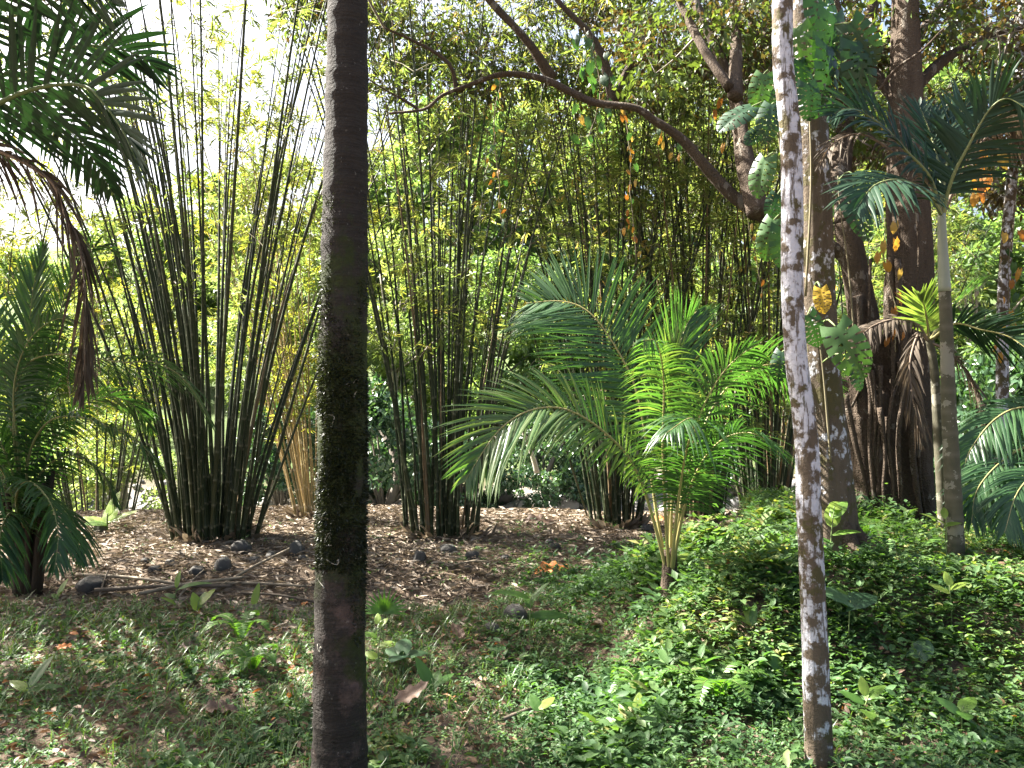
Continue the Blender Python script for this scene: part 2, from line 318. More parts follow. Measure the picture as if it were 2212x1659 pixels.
# ------------------------------------------------------------------ trees far behind
def clump_leaves(mb, C, rad, n, L, W, rnd0, droop=.3, flat=.7, tpl=KITE):
    d = rdir(n); r = rng.uniform(.25, 1, n) ** .6
    P = C + d * r[:, None] * np.asarray(rad) 
    U = norm(d * .6 + rdir(n) * .8 + np.array((0, 0, -droop))); Nn = norm(rdir(n) * .8 + np.array((0, 0, 1.0)) * flat + d * .4)
    batch(mb, tpl, P, U, Nn, rng.uniform(.7, 1.3, n) * L, rng.uniform(.7, 1.3, n) * W, np.clip(rnd0 + rng.normal(0, .18, n), 0, 1))
def tree_variant(seed, H, cw, nclump, nleaf, L, W, mat, shape='round', trunk_r=.16):
    global rng
    keep = rng; rng = np.random.default_rng(seed)
    crown = MB(); tr = MB()
    P = resample([(0, 0, -.4), (rng.normal(0, .2), rng.normal(0, .2), H * .35), (rng.normal(0, .5), rng.normal(0, .4), H * .85)], 12)
    tube(tr, P, np.linspace(trunk_r, trunk_r * .25, 12), 8)
    for c in range(nclump):
        f = (c + .5) / nclump
        if shape == 'shrub': zz = rng.uniform(.02, 1) ; rad = math.sqrt(max(.1, 1 - zz ** 2.2))
        elif shape == 'column': zz = rng.uniform(.05, 1); rad = .35 + .65 * math.sin(math.pi * min(1, zz * .75 + .2))
        else: zz = rng.uniform(.22, 1); rad = math.sqrt(max(.08, 1 - ((zz - .58) / .44) ** 2))
        a = rng.uniform(0, 6.283); q = rng.uniform(.35, 1) ** .5 * rad * cw
        C = np.array((q * math.cos(a), q * math.sin(a), zz * H))
        k = rng.uniform(.7, 1.4); s = cw * .24 * k
        clump_leaves(crown, C, (s, s, s * rng.uniform(.4, .75)), nleaf, L, W, rng.uniform(.15, .85))
        if c % 2 == 0 and shape != 'shrub':
            b = P[min(11, int(11 * zz * .75))]
            tube(tr, resample([b, (b + C) / 2 + np.array((0, 0, -.15)), C], 5), np.linspace(trunk_r * .3, .02, 5), 5)
        elif shape == 'shrub' and c % 3 == 0:
            tube(tr, resample([(0, 0, -.2), C * .5 + np.array((0, 0, .2)), C], 5), np.linspace(.05, .015, 5), 5)
    rng = keep
    return crown.mesh('crown', mat), tr.mesh('trunk', G['far_bark'], smooth=True)
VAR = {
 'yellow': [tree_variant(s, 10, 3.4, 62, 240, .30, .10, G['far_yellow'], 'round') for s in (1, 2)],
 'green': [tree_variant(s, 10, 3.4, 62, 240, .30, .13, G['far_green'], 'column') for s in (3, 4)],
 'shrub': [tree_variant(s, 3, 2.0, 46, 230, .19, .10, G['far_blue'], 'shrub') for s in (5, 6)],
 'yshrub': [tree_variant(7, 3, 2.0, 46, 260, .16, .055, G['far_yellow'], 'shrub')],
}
def far_tree(name, label, cat, px, top, Yd, kind, k, wide, group):
    c, t = VAR[kind][k % len(VAR[kind])]
    p = at(px, top, Yd); x = p[0]; z0 = gz(x, Yd); H0 = 3 if 'shrub' in kind else 10
    s = max(.15, (p[2] - z0) / H0)
    o = thing(name, label, cat, (x, Yd, z0), group)
    M = Matrix.Rotation(rng.uniform(0, 6.28), 4, 'Z') @ Matrix.Diagonal((s * wide, s * wide, s, 1))
    child(o, t, 'trunk', o, M); child(o, c, 'crown', o, M)
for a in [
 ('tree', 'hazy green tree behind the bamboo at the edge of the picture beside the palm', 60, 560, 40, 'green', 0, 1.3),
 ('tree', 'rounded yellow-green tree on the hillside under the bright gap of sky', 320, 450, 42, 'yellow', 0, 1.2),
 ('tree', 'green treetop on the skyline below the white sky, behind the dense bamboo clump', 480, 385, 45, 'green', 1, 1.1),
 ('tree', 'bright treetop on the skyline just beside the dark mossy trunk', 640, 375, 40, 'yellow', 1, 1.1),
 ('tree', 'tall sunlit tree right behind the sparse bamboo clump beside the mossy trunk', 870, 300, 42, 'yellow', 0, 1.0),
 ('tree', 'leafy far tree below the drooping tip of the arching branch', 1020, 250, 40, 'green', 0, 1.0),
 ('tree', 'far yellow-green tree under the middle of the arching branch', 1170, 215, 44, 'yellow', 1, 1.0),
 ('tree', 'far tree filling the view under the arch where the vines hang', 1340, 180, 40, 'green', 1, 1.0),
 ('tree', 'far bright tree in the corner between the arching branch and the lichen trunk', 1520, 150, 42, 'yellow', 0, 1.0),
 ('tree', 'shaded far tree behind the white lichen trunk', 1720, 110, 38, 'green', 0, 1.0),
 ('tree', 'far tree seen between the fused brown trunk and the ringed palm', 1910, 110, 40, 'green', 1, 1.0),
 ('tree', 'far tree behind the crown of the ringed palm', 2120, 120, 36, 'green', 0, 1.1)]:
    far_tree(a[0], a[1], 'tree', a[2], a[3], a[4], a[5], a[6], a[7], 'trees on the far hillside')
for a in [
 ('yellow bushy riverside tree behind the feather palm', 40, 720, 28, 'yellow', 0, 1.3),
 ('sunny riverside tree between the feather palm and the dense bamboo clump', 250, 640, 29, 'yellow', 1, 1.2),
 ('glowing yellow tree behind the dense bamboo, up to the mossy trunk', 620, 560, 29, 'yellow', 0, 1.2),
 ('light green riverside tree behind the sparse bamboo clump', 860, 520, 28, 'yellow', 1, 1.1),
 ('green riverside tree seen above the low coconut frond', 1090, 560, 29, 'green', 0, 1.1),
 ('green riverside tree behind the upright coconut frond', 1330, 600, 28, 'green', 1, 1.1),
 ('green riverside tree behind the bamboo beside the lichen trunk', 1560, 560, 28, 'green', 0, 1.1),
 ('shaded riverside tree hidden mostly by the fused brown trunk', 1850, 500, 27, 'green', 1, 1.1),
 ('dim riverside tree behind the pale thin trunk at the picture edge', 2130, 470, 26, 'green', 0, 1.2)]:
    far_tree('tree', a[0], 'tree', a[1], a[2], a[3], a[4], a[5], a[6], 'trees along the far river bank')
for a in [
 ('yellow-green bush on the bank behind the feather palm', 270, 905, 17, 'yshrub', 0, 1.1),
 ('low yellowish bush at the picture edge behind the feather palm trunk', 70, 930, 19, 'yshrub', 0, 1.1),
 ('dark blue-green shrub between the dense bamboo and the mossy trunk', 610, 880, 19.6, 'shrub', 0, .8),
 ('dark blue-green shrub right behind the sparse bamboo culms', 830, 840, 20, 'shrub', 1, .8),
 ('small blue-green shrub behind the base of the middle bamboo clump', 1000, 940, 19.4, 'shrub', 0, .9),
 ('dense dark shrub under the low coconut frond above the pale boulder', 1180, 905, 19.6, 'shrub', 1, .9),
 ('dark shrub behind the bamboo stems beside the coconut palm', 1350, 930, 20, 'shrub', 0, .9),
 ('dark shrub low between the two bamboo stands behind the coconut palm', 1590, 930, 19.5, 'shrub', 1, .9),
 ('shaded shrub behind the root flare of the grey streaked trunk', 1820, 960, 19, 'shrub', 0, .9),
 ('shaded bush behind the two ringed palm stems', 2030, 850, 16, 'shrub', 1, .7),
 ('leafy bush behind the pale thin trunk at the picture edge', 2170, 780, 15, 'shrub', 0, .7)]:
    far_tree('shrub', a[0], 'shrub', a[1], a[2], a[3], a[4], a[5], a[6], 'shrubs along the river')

# out-of-view tree added to shade clearing, weeds and mossy trunk; few tips hang in
def shade_tree():
    global rng
    keep = rng; rng = np.random.default_rng(77)
    b = np.array((-8.6, 9.4, gz(-8.6, 9.4))); o = thing('shade_tree', 'tree added out of view for its shade, a few dark branch tips at the top corner', 'tree', b)
    c, t = MB(), MB(); top = b + np.array((.3, 0, 8.0)); tube(t, resample([b + (0, 0, -.2), b + (.2, .1, 3), top], 20), np.linspace(.22, .08, 20), 10)
    for q in range(350):
        C = np.array((rng.uniform(-10.5, -5.0), rng.uniform(5.6, 11.2), 0)); C[2] = rng.uniform(5.0, 8.2) + .18 * (C[1] - 7)
        if C[1] < 8.3 and rng.random() < .75: continue
        if q >= 240: C = np.array((rng.uniform(-10.5, -6.2), rng.uniform(8.5, 10.8), rng.uniform(5.0, 8.2)))  # extra clumps out of view, added to shade the clearing
        elif q >= 190: C = np.array((rng.uniform(-6, -2.4), rng.uniform(2.5, 3.8), 0)); C[2] = 1.0 - 1.05 * (C[0] + .7) + rng.uniform(-.3, 2.0)  # clumps out of view, added to shade the mossy trunk
        if C[0] > -.74 * C[1] + .6 and C[2] < 1.6 + .52 * C[1] + .2: continue
        if 190 <= q < 240 and C[0] > -.66 * C[1] - .6: continue
        s = rng.uniform(.25, .5); clump_leaves(c, C, (s, s, s * .5), 110, .12, .05, rng.uniform(.1, .9), .4, .8)
        a = b + (top - b) * rng.uniform(.5, 1); tube(t, resample([a, (a + C) / 2 + rng.normal(0, .2, 3), C], 6), np.linspace(.03, .006, 6), 5, cap=False)
    t.build('trunk', G['far_bark'], o, True); c.build('crown', G['tree_leaf'], o)
    rng = keep
shade_tree()
# river stones
def stone_mesh(name, seed, mat, sub=3, flat=.65, rough=.18):
    import bmesh
    bm = bmesh.new(); bmesh.ops.create_icosphere(bm, subdivisions=sub, radius=1)
    rs = np.random.default_rng(seed); ax = norm(rs.standard_normal((9, 3))); off = rs.uniform(.62, .95, 9)
    for v in bm.verts:
        p = np.array(v.co)
        for a, o in zip(ax, off):
            d = p.dot(a)
            if d > o: p = p - a * (d - o) * .85
        p = p * (1 + rough * .4 * math.sin(p[0] * 5 + seed) * math.cos(p[1] * 6 + seed * 2) + rs.normal(0, .012))
        v.co = (p[0], p[1] * .85, p[2] * flat)
    me = bpy.data.meshes.new(name); bm.to_mesh(me); bm.free(); me.materials.append(mat)
    me.polygons.foreach_set('use_smooth', np.ones(len(me.polygons), bool)); return me
pb = MB()
ico = stone_mesh('pebble_tpl', 3, G['pebble'], 1); iv = np.array([v.co[:] for v in ico.vertices]); fi = np.array([p.vertices[:] for p in ico.polygons])
n = 2600; px_ = rng.uniform(-19, 19, n); py_ = rng.uniform(14.6, 20.8, n); sz = rng.gamma(2.2, .045, n) + .03
for a in range(n):
    ang = rng.uniform(0, 6.28); c, s = math.cos(ang), math.sin(ang)
    v = iv * sz[a] * rng.uniform(.8, 1.25, 3); v = np.stack((v[:, 0] * c - v[:, 1] * s, v[:, 0] * s + v[:, 1] * c, v[:, 2]), 1)
    pb.add(v + np.array((px_[a], py_[a], gz(px_[a], py_[a]) + sz[a] * .25)), [fi], rng.uniform(0, 1))
tag(pb.build('pebbles', G['pebble'], smooth=True), 'grey river pebbles and cobbles in the dry river bed', 'pebbles', kind='stuff')
BST = [stone_mesh('boulder', s, G['boulder'], 3, .7) for s in (11, 12, 13)]
for q, (px, py, wd, Yd, lab) in enumerate([
  (1088, 1104, 60, 14.2, 'pale boulder on the bank beside the middle bamboo clump, under the low frond'),
  (572, 1094, 34, 17, 'grey round boulder in the river bed right beside the dense bamboo clump'),
  (842, 1098, 50, 14.8, 'low tan boulder on the bank behind the thin bamboo culms'),
  (640, 1106, 26, 16.5, 'small grey boulder in the river bed beside the pale yellow bamboo'),
  (1160, 1110, 40, 15, 'flat brown boulder on the bank between the bamboo clump and coconut palm'),
  (355, 1098, 26, 18, 'grey boulder in the river bed seen beside the foot of the dense bamboo')]):
    p = at(px, py, Yd); s = wd * S2 / FPX * Yd / 2
    o = bpy.data.objects.new('boulder', BST[q % 3]); COL.objects.link(o)
    o.location = (p[0], Yd, gz(p[0], Yd) + s * .35); o.scale = (s, s, s * 1.05); o.rotation_euler = (0, 0, rng.uniform(0, 6))
    tag(o, lab, 'boulder', 'boulders by the river')

# ------------------------------------------------------------------ bamboo
def bamboo(label, base_px, base_py, Yd, n, rb, H, spread, seed, lean=(0, 0), cr=.036, h0=2.0, leafp=.75, mat='culm', lmat='bamboo_leaf', lps=6, group='bamboo clumps', curv=.012, parts=True):
    global rng
    keep = rng; rng = np.random.default_rng(seed)
    p0 = at(base_px, base_py, Yd); cx, cyy = p0[0], Yd
    o = thing('bamboo_clump', label, 'bamboo', (cx, cyy, gz(cx, cyy)), group)
    fol = MB(); tw = MB(); cm_all = MB()
    LP, LU, LN, LL, LW, LR = [], [], [], [], [], []
    for c in range(n):
        a = rng.uniform(0, 6.283); q = math.sqrt(rng.uniform(0, 1)); out = np.array((math.cos(a), math.sin(a) * .8, 0))
        b = np.array((cx, cyy, 0)) + out * q * rb; b[2] = gz(b[0], b[1]) - .06
        sl = spread * q * rng.uniform(.55, 1.25); jit = rng.normal(0, .045, 2)
        h = H * rng.uniform(.72, 1.1) * (1 if rng.random() > .12 else rng.uniform(.2, .6)); cv = curv * rng.uniform(.4, 1.6) + .0
        r = cr * rng.uniform(.65, 1.2); inter = rng.uniform(.26, .36)
        def pos(z):
            d = out * (sl * z + cv * z * z + .0011 * max(0, z - .55 * H) ** 3)
            return b + d + np.array((jit[0] * z + lean[0] * z, jit[1] * z + lean[1] * z, z - .0016 * max(0, z - .5 * H) ** 3))
        P, Rr, K = [], [], []
        z = 0; nodes = []
        while z < h:
            rz = r * (1 - .86 * (z / (h * 1.02)) ** 1.05)
            e = .012
            for dz, m_, kk in ((-e * 1.6, 1, 0), (-e * .4, 1.1, .9), (e * .5, 1.08, .8), (e * 1.7, .97, .1)):
                P.append(pos(z + dz)); Rr.append(rz * m_); K.append(kk)
            nodes.append(z); z += inter * (.75 + .5 * min(1, z / 1.5))
        cm = MB(); col = rng.beta(2, 2.6) if rng.random() > .06 else 1.0
        tube(cm, P, np.maximum(Rr, .003), 7, col, K)
        (cm.build('culm', G[mat], o, True))
        for z in nodes:
            if z < h0 * rng.uniform(.6, 1.3): continue
            if rng.random() > leafp: continue
            pb_ = pos(z); nb = 1 + (rng.random() < .6) + (z > .5 * H)
            for _ in range(nb):
                az = rng.uniform(0, 6.283); ln = rng.uniform(.35, 1.0) * (1.15 if z > .45 * H else .8)
                d = np.array((math.cos(az), math.sin(az), rng.uniform(.1, .9))); d /= np.linalg.norm(d)
                tp = resample([pb_, pb_ + d * ln * .55, pb_ + d * ln + np.array((0, 0, -.22 * ln))], 4)
                tube(tw, tp, [.006, .005, .0035, .002], 3, cap=False)
                m = rng.integers(3, 6)
                for s in np.linspace(.35, 1, m):
                    q0 = tp[0] + (tp[-1] - tp[0]) * s + np.array((0, 0, .12 * ln * s * (1 - s) * 4)) + rng.normal(0, .06, 3)
                    k = rng.integers(lps - 2, lps + 3)
                    fan = norm(d * .7 + rng.normal(0, .45, 3) + np.array((0, 0, -.35)))
                    side = norm(np.cross(fan, rng.normal(0, 1, 3)))
                    ang = np.linspace(-1.1, 1.1, k) + rng.normal(0, .15, k)
                    U = fan * np.cos(ang)[:, None] + side * np.sin(ang)[:, None] + rng.normal(0, .12, (k, 3))
                    LP.append(np.repeat(q0[None], k, 0) + U * .015); LU.append(U); LN.append(rdir(k) * .7 + np.array((0, 0, .8)))
                    LL.append(rng.uniform(.09, .19, k)); LR.append(np.clip(rng.normal(.42, .22) + rng.normal(0, .1, k), 0, 1))
    L = np.concatenate(LL)
    batch(fol, KITE, np.concatenate(LP), np.concatenate(LU), np.concatenate(LN), L, L * .15, np.concatenate(LR))
    tag(fol.build('foliage', G[lmat], o), kind='stuff')
    tag(tw.build('twigs', G['twig'], o), kind='stuff')
    # dry sheaths and stubs round the foot
    sh = MB(); m = 70
    a = rng.uniform(0, 6.28, m); pp = np.stack((cx + np.cos(a) * rb * rng.uniform(.5, 1.1, m), cyy + np.sin(a) * rb * .9 * rng.uniform(.5, 1.1, m), np.zeros(m)), 1)
    pp[:, 2] = height(pp[:, 0], pp[:, 1])
    batch(sh, LEAF6, pp, np.stack((np.cos(a) * .6, np.sin(a) * .6, rng.uniform(.1, 1, m)), 1), rdir(m, .2, 1), rng.uniform(.12, .3, m), rng.uniform(.05, .1, m), rng.uniform(.2, .9, m))
    tag(sh.build('dry_sheaths', G['litter'], o), kind='stuff')
    rng = keep; print('bamboo leaves', len(L))
    return o
bamboo('dense dark bamboo clump fanning out between the feather palm and mossy trunk', 462, 1165, 9.9, 84, .50, 9.0, .22, 21, h0=3.9, leafp=.17, cr=.0245, curv=.020)
bamboo('open green bamboo clump with its foot in the middle, beside the mossy trunk', 955, 1152, 10.2, 58, .50, 8.6, .13, 22, h0=3.0, leafp=.24, cr=.0225, curv=.014)
bamboo('pale bamboo clump, sunlight put into its yellow culm colour, just behind the mossy trunk', 672, 1128, 11.9, 34, .25, 7.5, .18, 23, lean=(-.10, 0), h0=1.5, leafp=.3, cr=.017, mat='culm_pale', lmat='bamboo_leaf_far')
bamboo('bamboo clump directly behind the coconut palm fronds', 1330, 1138, 10.9, 46, .34, 8.2, .18, 24, lean=(-.03, 0), h0=2.0, leafp=.29, cr=.021)
bamboo('bamboo clump behind the coconut palm on the side of the lichen trunk', 1515, 1132, 11.3, 52, .32, 8.2, .2, 25, h0=1.8, leafp=.29, cr=.0235)
bamboo('short-stemmed bamboo clump close behind the white lichen trunk', 1660, 1122, 11.9, 50, .36, 8.0, .15, 26, h0=1.6, leafp=.28, cr=.0235)
bamboo('bamboo clump at the picture edge behind the hanging dead frond', -40, 1120, 13.2, 26, .5, 7.2, .24, 27, h0=2.2, leafp=.4, cr=.022, lmat='bamboo_leaf_far')
bamboo('leafy bamboo clump behind the feather palm, in front of the river', 215, 1100, 14.2, 24, .5, 6.2, .26, 28, h0=1.6, leafp=.4, cr=.020, lmat='bamboo_leaf_far')
bamboo('bamboo thicket behind the fused brown trunk', 1850, 1105, 13.5, 24, .5, 7.5, .26, 29, h0=1.0, leafp=.5, cr=.020)

# ------------------------------------------------------------------ palms
def prof(t): return np.clip(.55 + 1.6 * t, 0, 1) * np.clip((1.08 - t) * 2.6, .22, 1)
def frond(parent, ctrl, mat='coconut', n=70, L=.55, W=.028, twist=0.0, droop=.25, a0=72, a1=28, start=.2, lift=.15, rr=.013, rmat='rachis', jit=.06, rnd=.5, seed=0, side=None, split=False, name='frond', stalk=.6, rgt=1.0, lft=1.0, rot=0.0):
    global rng
    keep = rng; rng = np.random.default_rng(seed + 1000)
    C = resample(ctrl, 80); T = norm(np.gradient(C, axis=0))
    S0 = np.cross(T, (0, 0, 1.0)) if side is None else np.repeat(np.array([side], float), 80, 0)
    S0 = S0 - T * (S0 * T).sum(1, keepdims=True)
    S0 = norm(S0)
    for i_ in range(1, 80):
        if S0[i_].dot(S0[i_ - 1]) < 0: S0[i_] *= -1
    N0 = np.cross(S0, T); 
    Sx = S0 * math.cos(twist) + N0 * math.sin(twist); Nx = np.cross(Sx, T)
    ts = np.linspace(start, .995, n)
    mbs = MB(); kids = []
    for t in ts:
        for sg in (-1, 1):
            tt = min(.999, max(0, t + rng.normal(0, .004))); i_ = int(tt * 79)
            u = (t - start) / (1 - start); a = R(a0 + (a1 - a0) * u + rng.normal(0, 3))
            D = T[i_] * math.cos(a) + sg * Sx[i_] * math.sin(a) + Nx[i_] * lift + rng.normal(0, jit, 3); D /= np.linalg.norm(D)
            Ln = L * prof(u) * rng.uniform(.9, 1.08) * (rgt if sg > 0 else lft)
            wv = T[i_] - D * T[i_].dot(D); wv = wv / (np.linalg.norm(wv) + 1e-6)
            if rot: wv = wv * math.cos(rot) + np.cross(D, wv) * math.sin(rot)
            nv = np.cross(D, wv); s = np.array((0, .12, .35, .6, .82, 1.0))
            dr = droop * rng.uniform(.7, 1.3)
            cen = C[i_] + D * (s * Ln)[:, None] - np.array((0, 0, 1.0)) * (dr * Ln * s ** 2)[:, None]
            ww = W * np.array((.35, .85, 1, .8, .45, .03)) * .5
            V = np.stack((cen - wv * ww[:, None] + nv * ww[:, None] * .35, cen, cen + wv * ww[:, None] + nv * ww[:, None] * .35), 1).reshape(-1, 3)
            q = np.arange(5)[:, None] * 3
            Fq = np.concatenate((np.concatenate((q, q + 1, q + 4, q + 3), 1), np.concatenate((q + 1, q + 2, q + 5, q + 4), 1)))
            rv = np.clip(rnd + rng.normal(0, .14), 0, 1)
            if split:
                m = MB(); m.add(V, [Fq], rv); kids.append(m)
            else: mbs.add(V, [Fq], rv)
    rb = MB(); tube(rb, C, rr * np.linspace(1.25, .18, 80), 6, stalk)
    if split:
        f = rb.build(name, G[rmat], parent, True)
        f['_o'] = parent['_o']
        for m in kids: m.build('leaflet', G[mat], f)
    else:
        f = mbs.build(name, G[mat], parent)
        f['_o'] = parent['_o']; rb.build('rachis', G[rmat], f, True)
    rng = keep
    return f
def pts(lst, Y0, Y1=None):
    n = len(lst); out = []
    for i_, p in enumerate(lst):
        Yd = p[2] if len(p) > 2 else (Y0 + ((Y1 if Y1 is not None else Y0) - Y0) * i_ / (n - 1))
        out.append(at(p[0], p[1], Yd))
    return out
# young coconut palm
cb = gp(1450, 1292); YC = cb[1]; print('coconut', cb)
coco = thing('coconut_palm', 'young coconut palm with bright green fronds rising from the ground at the mound edge', 'palm', cb)
st = MB(); tube(st, resample([cb + (0, 0, -.1), cb + (-.01, 0, .18), cb + (0, 0, .34)], 8), [.075, .07, .066, .06, .055, .05, .045, .04], 12, .1,
                mod=lambda i_, th: 1 + .12 * np.sin(th * 5 + i_)); st.build('stem', G['tree_bark'], coco, True)
B0 = (1447, 1262)
for q, (c, kw) in enumerate([
  ([B0, (1420, 1120), (1395, 950), (1367, 822), (1304, 710), (1257, 664), (1204, 650), (1137, 655)], dict(Y1=.5, twist=R(62), L=.66, n=92, start=.40, droop=.12, a0=78, a1=35, rnd=.42)),
  ([B0, (1405, 1100), (1365, 1000), (1324, 950), (1271, 908), (1221, 884), (1171, 881), (1121, 897), (1071, 937), (1027, 1002), (1004, 1040)], dict(Y1=-.6, twist=R(50), L=.50, n=84, start=.30, droop=.22, a0=75, a1=22, rnd=.75)),
  ([B0, (1438, 1120), (1432, 970), (1434, 853), (1430, 786), (1416, 738), (1390, 735)], dict(Y1=-.7, twist=R(28), side=(1, .45, 0), L=.34, n=72, start=.36, droop=.55, a0=75, a1=40, rnd=.65)),
  ([B0, (1445, 1100), (1448, 920), (1458, 790), (1482, 705), (1508, 668)], dict(Y1=.3, twist=R(20), side=(.8, .6, 0), L=.5, n=60, start=.40, droop=.02, a0=45, a1=18, rnd=.55)),
  ([B0, (1470, 1100), (1505, 920), (1545, 830), (1590, 775), (1640, 742)], dict(Y1=-.3, twist=R(55), L=.46, n=66, start=.34, droop=.45, a0=72, a1=30, rnd=.45)),
  ([B0, (1472, 1080), (1530, 900), (1590, 820), (1660, 788), (1735, 800), (1805, 850)], dict(Y1=.7, twist=R(48), L=.5, n=76, start=.34, droop=.3, a0=72, a1=25, rnd=.3)),
  ([B0, (1462, 1110), (1480, 985), (1500, 915), (1485, 905), (1440, 935)], dict(Y1=-.9, twist=R(10), L=.38, n=50, start=.36, droop=.7, a0=70, a1=30, rnd=.45)),
  ([B0, (1475, 1110), (1510, 1010), (1560, 950), (1620, 935), (1670, 960)], dict(Y1=-.7, twist=R(25), L=.46, n=58, start=.36, droop=.6, a0=70, a1=25, rnd=.25)),
  ([B0, (1450, 1120), (1456, 1000), (1452, 860), (1448, 745)], dict(Y1=0, twist=0, side=(1, 0, 0), L=.36, n=36, start=.62, droop=0, a0=14, a1=6, rnd=.9))]):
    dY = kw.pop('Y1'); frond(coco, pts(c, YC, YC + dY), seed=q, W=.020 if q < 2 else .0155, rr=.0115, stalk=.7, **kw)
# feather palm at the picture edge
lb = gp(62, 1283); YL = lb[1]; print('left palm', lb)
lp = thing('feather_palm', 'bushy young feather palm with blue-green arching fronds at the picture edge', 'palm', lb)
tk = MB()
for q in range(16):
    a = q * 2.4; r = .10 * (.4 + .6 * rng.random()); bx_ = lb + np.array((math.cos(a) * r, math.sin(a) * r, -.05))
    top = lb + np.array((math.cos(a) * (r * 2.2 + .05), math.sin(a) * (r * 2.2 + .05), rng.uniform(.7, 1.25)))
    tube(tk, resample([bx_, (bx_ + top) / 2 + np.array((0, 0, .03)), top], 7), np.linspace(.045, .02, 7), 6, rng.random())
tk.build('trunk', G['fibre'], lp, True)
LB = (60, 1180)
for q, (c, dY, kw) in enumerate([
  ([LB, (30, 930), (50, 800), (110, 766), (200, 773), (267, 783), (333, 782), (400, 822), (457, 915)], -.7, dict(twist=R(38), L=.5, n=90, start=.22, droop=.5, a0=75, a1=25, rnd=.4)),
  ([LB, (60, 1000), (100, 915), (160, 900), (233, 920), (300, 955), (353, 1015)], -.9, dict(twist=R(32), L=.42, n=76, start=.2, droop=.6, a0=75, a1=25, rnd=.35)),
  ([LB, (57, 950), (60, 753), (73, 620), (95, 530)], .3, dict(twist=0, side=(1, .2, 0), L=.52, n=74, start=.3, droop=.03, a0=42, a1=14, rnd=.85, rot=.2)),
  ([LB, (85, 950), (115, 760), (140, 640), (175, 565), (215, 530), (258, 548)], .5, dict(twist=R(50), L=.42, n=70, start=.25, droop=.15, a0=65, a1=22, rnd=.6)),
  ([LB, (35, 1080), (60, 1040), (105, 1080), (125, 1150), (118, 1230)], -1.4, dict(twist=R(25), L=.40, n=56, start=.2, droop=.55, a0=70, a1=25, rnd=.2)),
  ([LB, (30, 960), (0, 760), (-40, 660), (-100, 600)], .2, dict(twist=R(50), L=.5, n=66, start=.25, droop=.2, a0=70, a1=25, rnd=.5)),
  ([LB, (20, 1000), (-40, 900), (-110, 870), (-200, 900)], -.6, dict(twist=R(35), L=.5, n=66, start=.2, droop=.5, a0=70, a1=25, rnd=.4)),
  ([LB, (95, 1010), (150, 900), (215, 860), (280, 870), (330, 930)], .8, dict(twist=R(40), L=.4, n=66, start=.2, droop=.4, a0=70, a1=25, rnd=.6)),
  ([LB, (40, 980), (30, 840), (60, 740), (120, 690), (175, 700)], -.5, dict(twist=R(45), L=.4, n=64, start=.2, droop=.4, a0=70, a1=25, rnd=.3)),
  ([LB, (70, 1060), (110, 1000), (170, 985), (225, 1030), (250, 1090)], -.3, dict(twist=R(30), L=.36, n=56, start=.2, droop=.6, a0=70, a1=25, rnd=.4)),
  ([LB, (80, 1110), (120, 1090), (160, 1130), (175, 1215)], -.7, dict(twist=R(25), L=.34, n=50, start=.15, droop=.6, a0=70, a1=25, rnd=.3)),
  ([LB, (45, 1120), (20, 1110), (0, 1160), (5, 1250)], -.9, dict(twist=R(20), L=.34, n=50, start=.15, droop=.6, a0=70, a1=25, rnd=.2)),
  ([LB, (25, 1060), (-10, 1000), (-40, 1020), (-60, 1100)], -1.1, dict(twist=R(30), L=.42, n=56, start=.2, droop=.6, a0=70, a1=25, rnd=.25))]):
    frond(lp, pts(c, YL, YL + dY), mat='palm_left', seed=20 + q, W=.026, rr=.013, stalk=.3, **kw)
# tall palm standing out of the picture, its fronds reaching in
tb = np.array((-4.35, 5.2, 0)); tb[2] = gz(tb[0], tb[1])
tp = thing('tall_palm', 'tall palm reaching in with dark broad fronds against the bright sky, one dead frond hanging', 'palm', tb)
cr_ = np.array((-4.1, 5.2, 3.35))
tm = MB(); tube(tm, resample([tb + (0, 0, -.1), tb * .5 + cr_ * .5 + (.05, 0, 0), cr_], 40), np.linspace(.12, .075, 40) * (1 + .05 * (np.arange(40) % 3 == 0)), 14, .3); tm.build('trunk', G['areca_bark'], tp, True)
cpt = lambda l, d0, d1: [cr_] + pts(l, d0, d1)
frond(tp, cpt([(-60, 255), (0, 222), (60, 196), (133, 182), (187, 188), (217, 214), (253, 262), (277, 305), (296, 352)], 5.0, 4.7), mat='palm_dark', n=40, L=.66, W=.036, twist=R(58), droop=.10, a0=82, a1=20, start=.22, lift=.1, rr=.02, seed=40, split=True, rnd=.4, jit=.05, stalk=0)
frond(tp, cpt([(-80, 200), (30, 150), (110, 112), (190, 98), (283, 113), (345, 150)], 5.2, 5.6), mat='palm_dark', n=34, L=.60, W=.034, twist=R(50), droop=.22, a0=70, a1=20, start=.2, lift=.1, rr=.018, seed=41, split=True, rnd=.3, jit=.05, stalk=0)
frond(tp, cpt([(-150, 80), (-60, -40), (40, -80), (150, -60), (250, 10)], 4.9, 4.4), mat='palm_dark', n=40, L=.55, W=.042, twist=R(50), droop=.2, a0=70, a1=25, start=.2, seed=42, split=True, rnd=.3, stalk=0)
for q, (dx, dy, dz) in enumerate([(-1.6, .8, .6), (-1.2, -1.4, .4), (.2, 1.8, .7), (-.3, -1.7, .9)]):
    e = cr_ + np.array((dx, dy, dz)); frond(tp, [cr_, cr_ * .6 + e * .4 + (0, 0, .45), e, e + np.array((dx, dy, 0)) * .35 - (0, 0, .4)], mat='palm_dark', n=40, L=.55, W=.042, twist=R(20), droop=.3, a0=70, a1=25, seed=43 + q, rnd=.3, stalk=0)
dd = cpt([(-60, 310), (0, 327), (67, 360), (117, 400), (143, 467), (173, 533), (187, 690), (182, 790), (168, 860)], 5.0, 4.8)
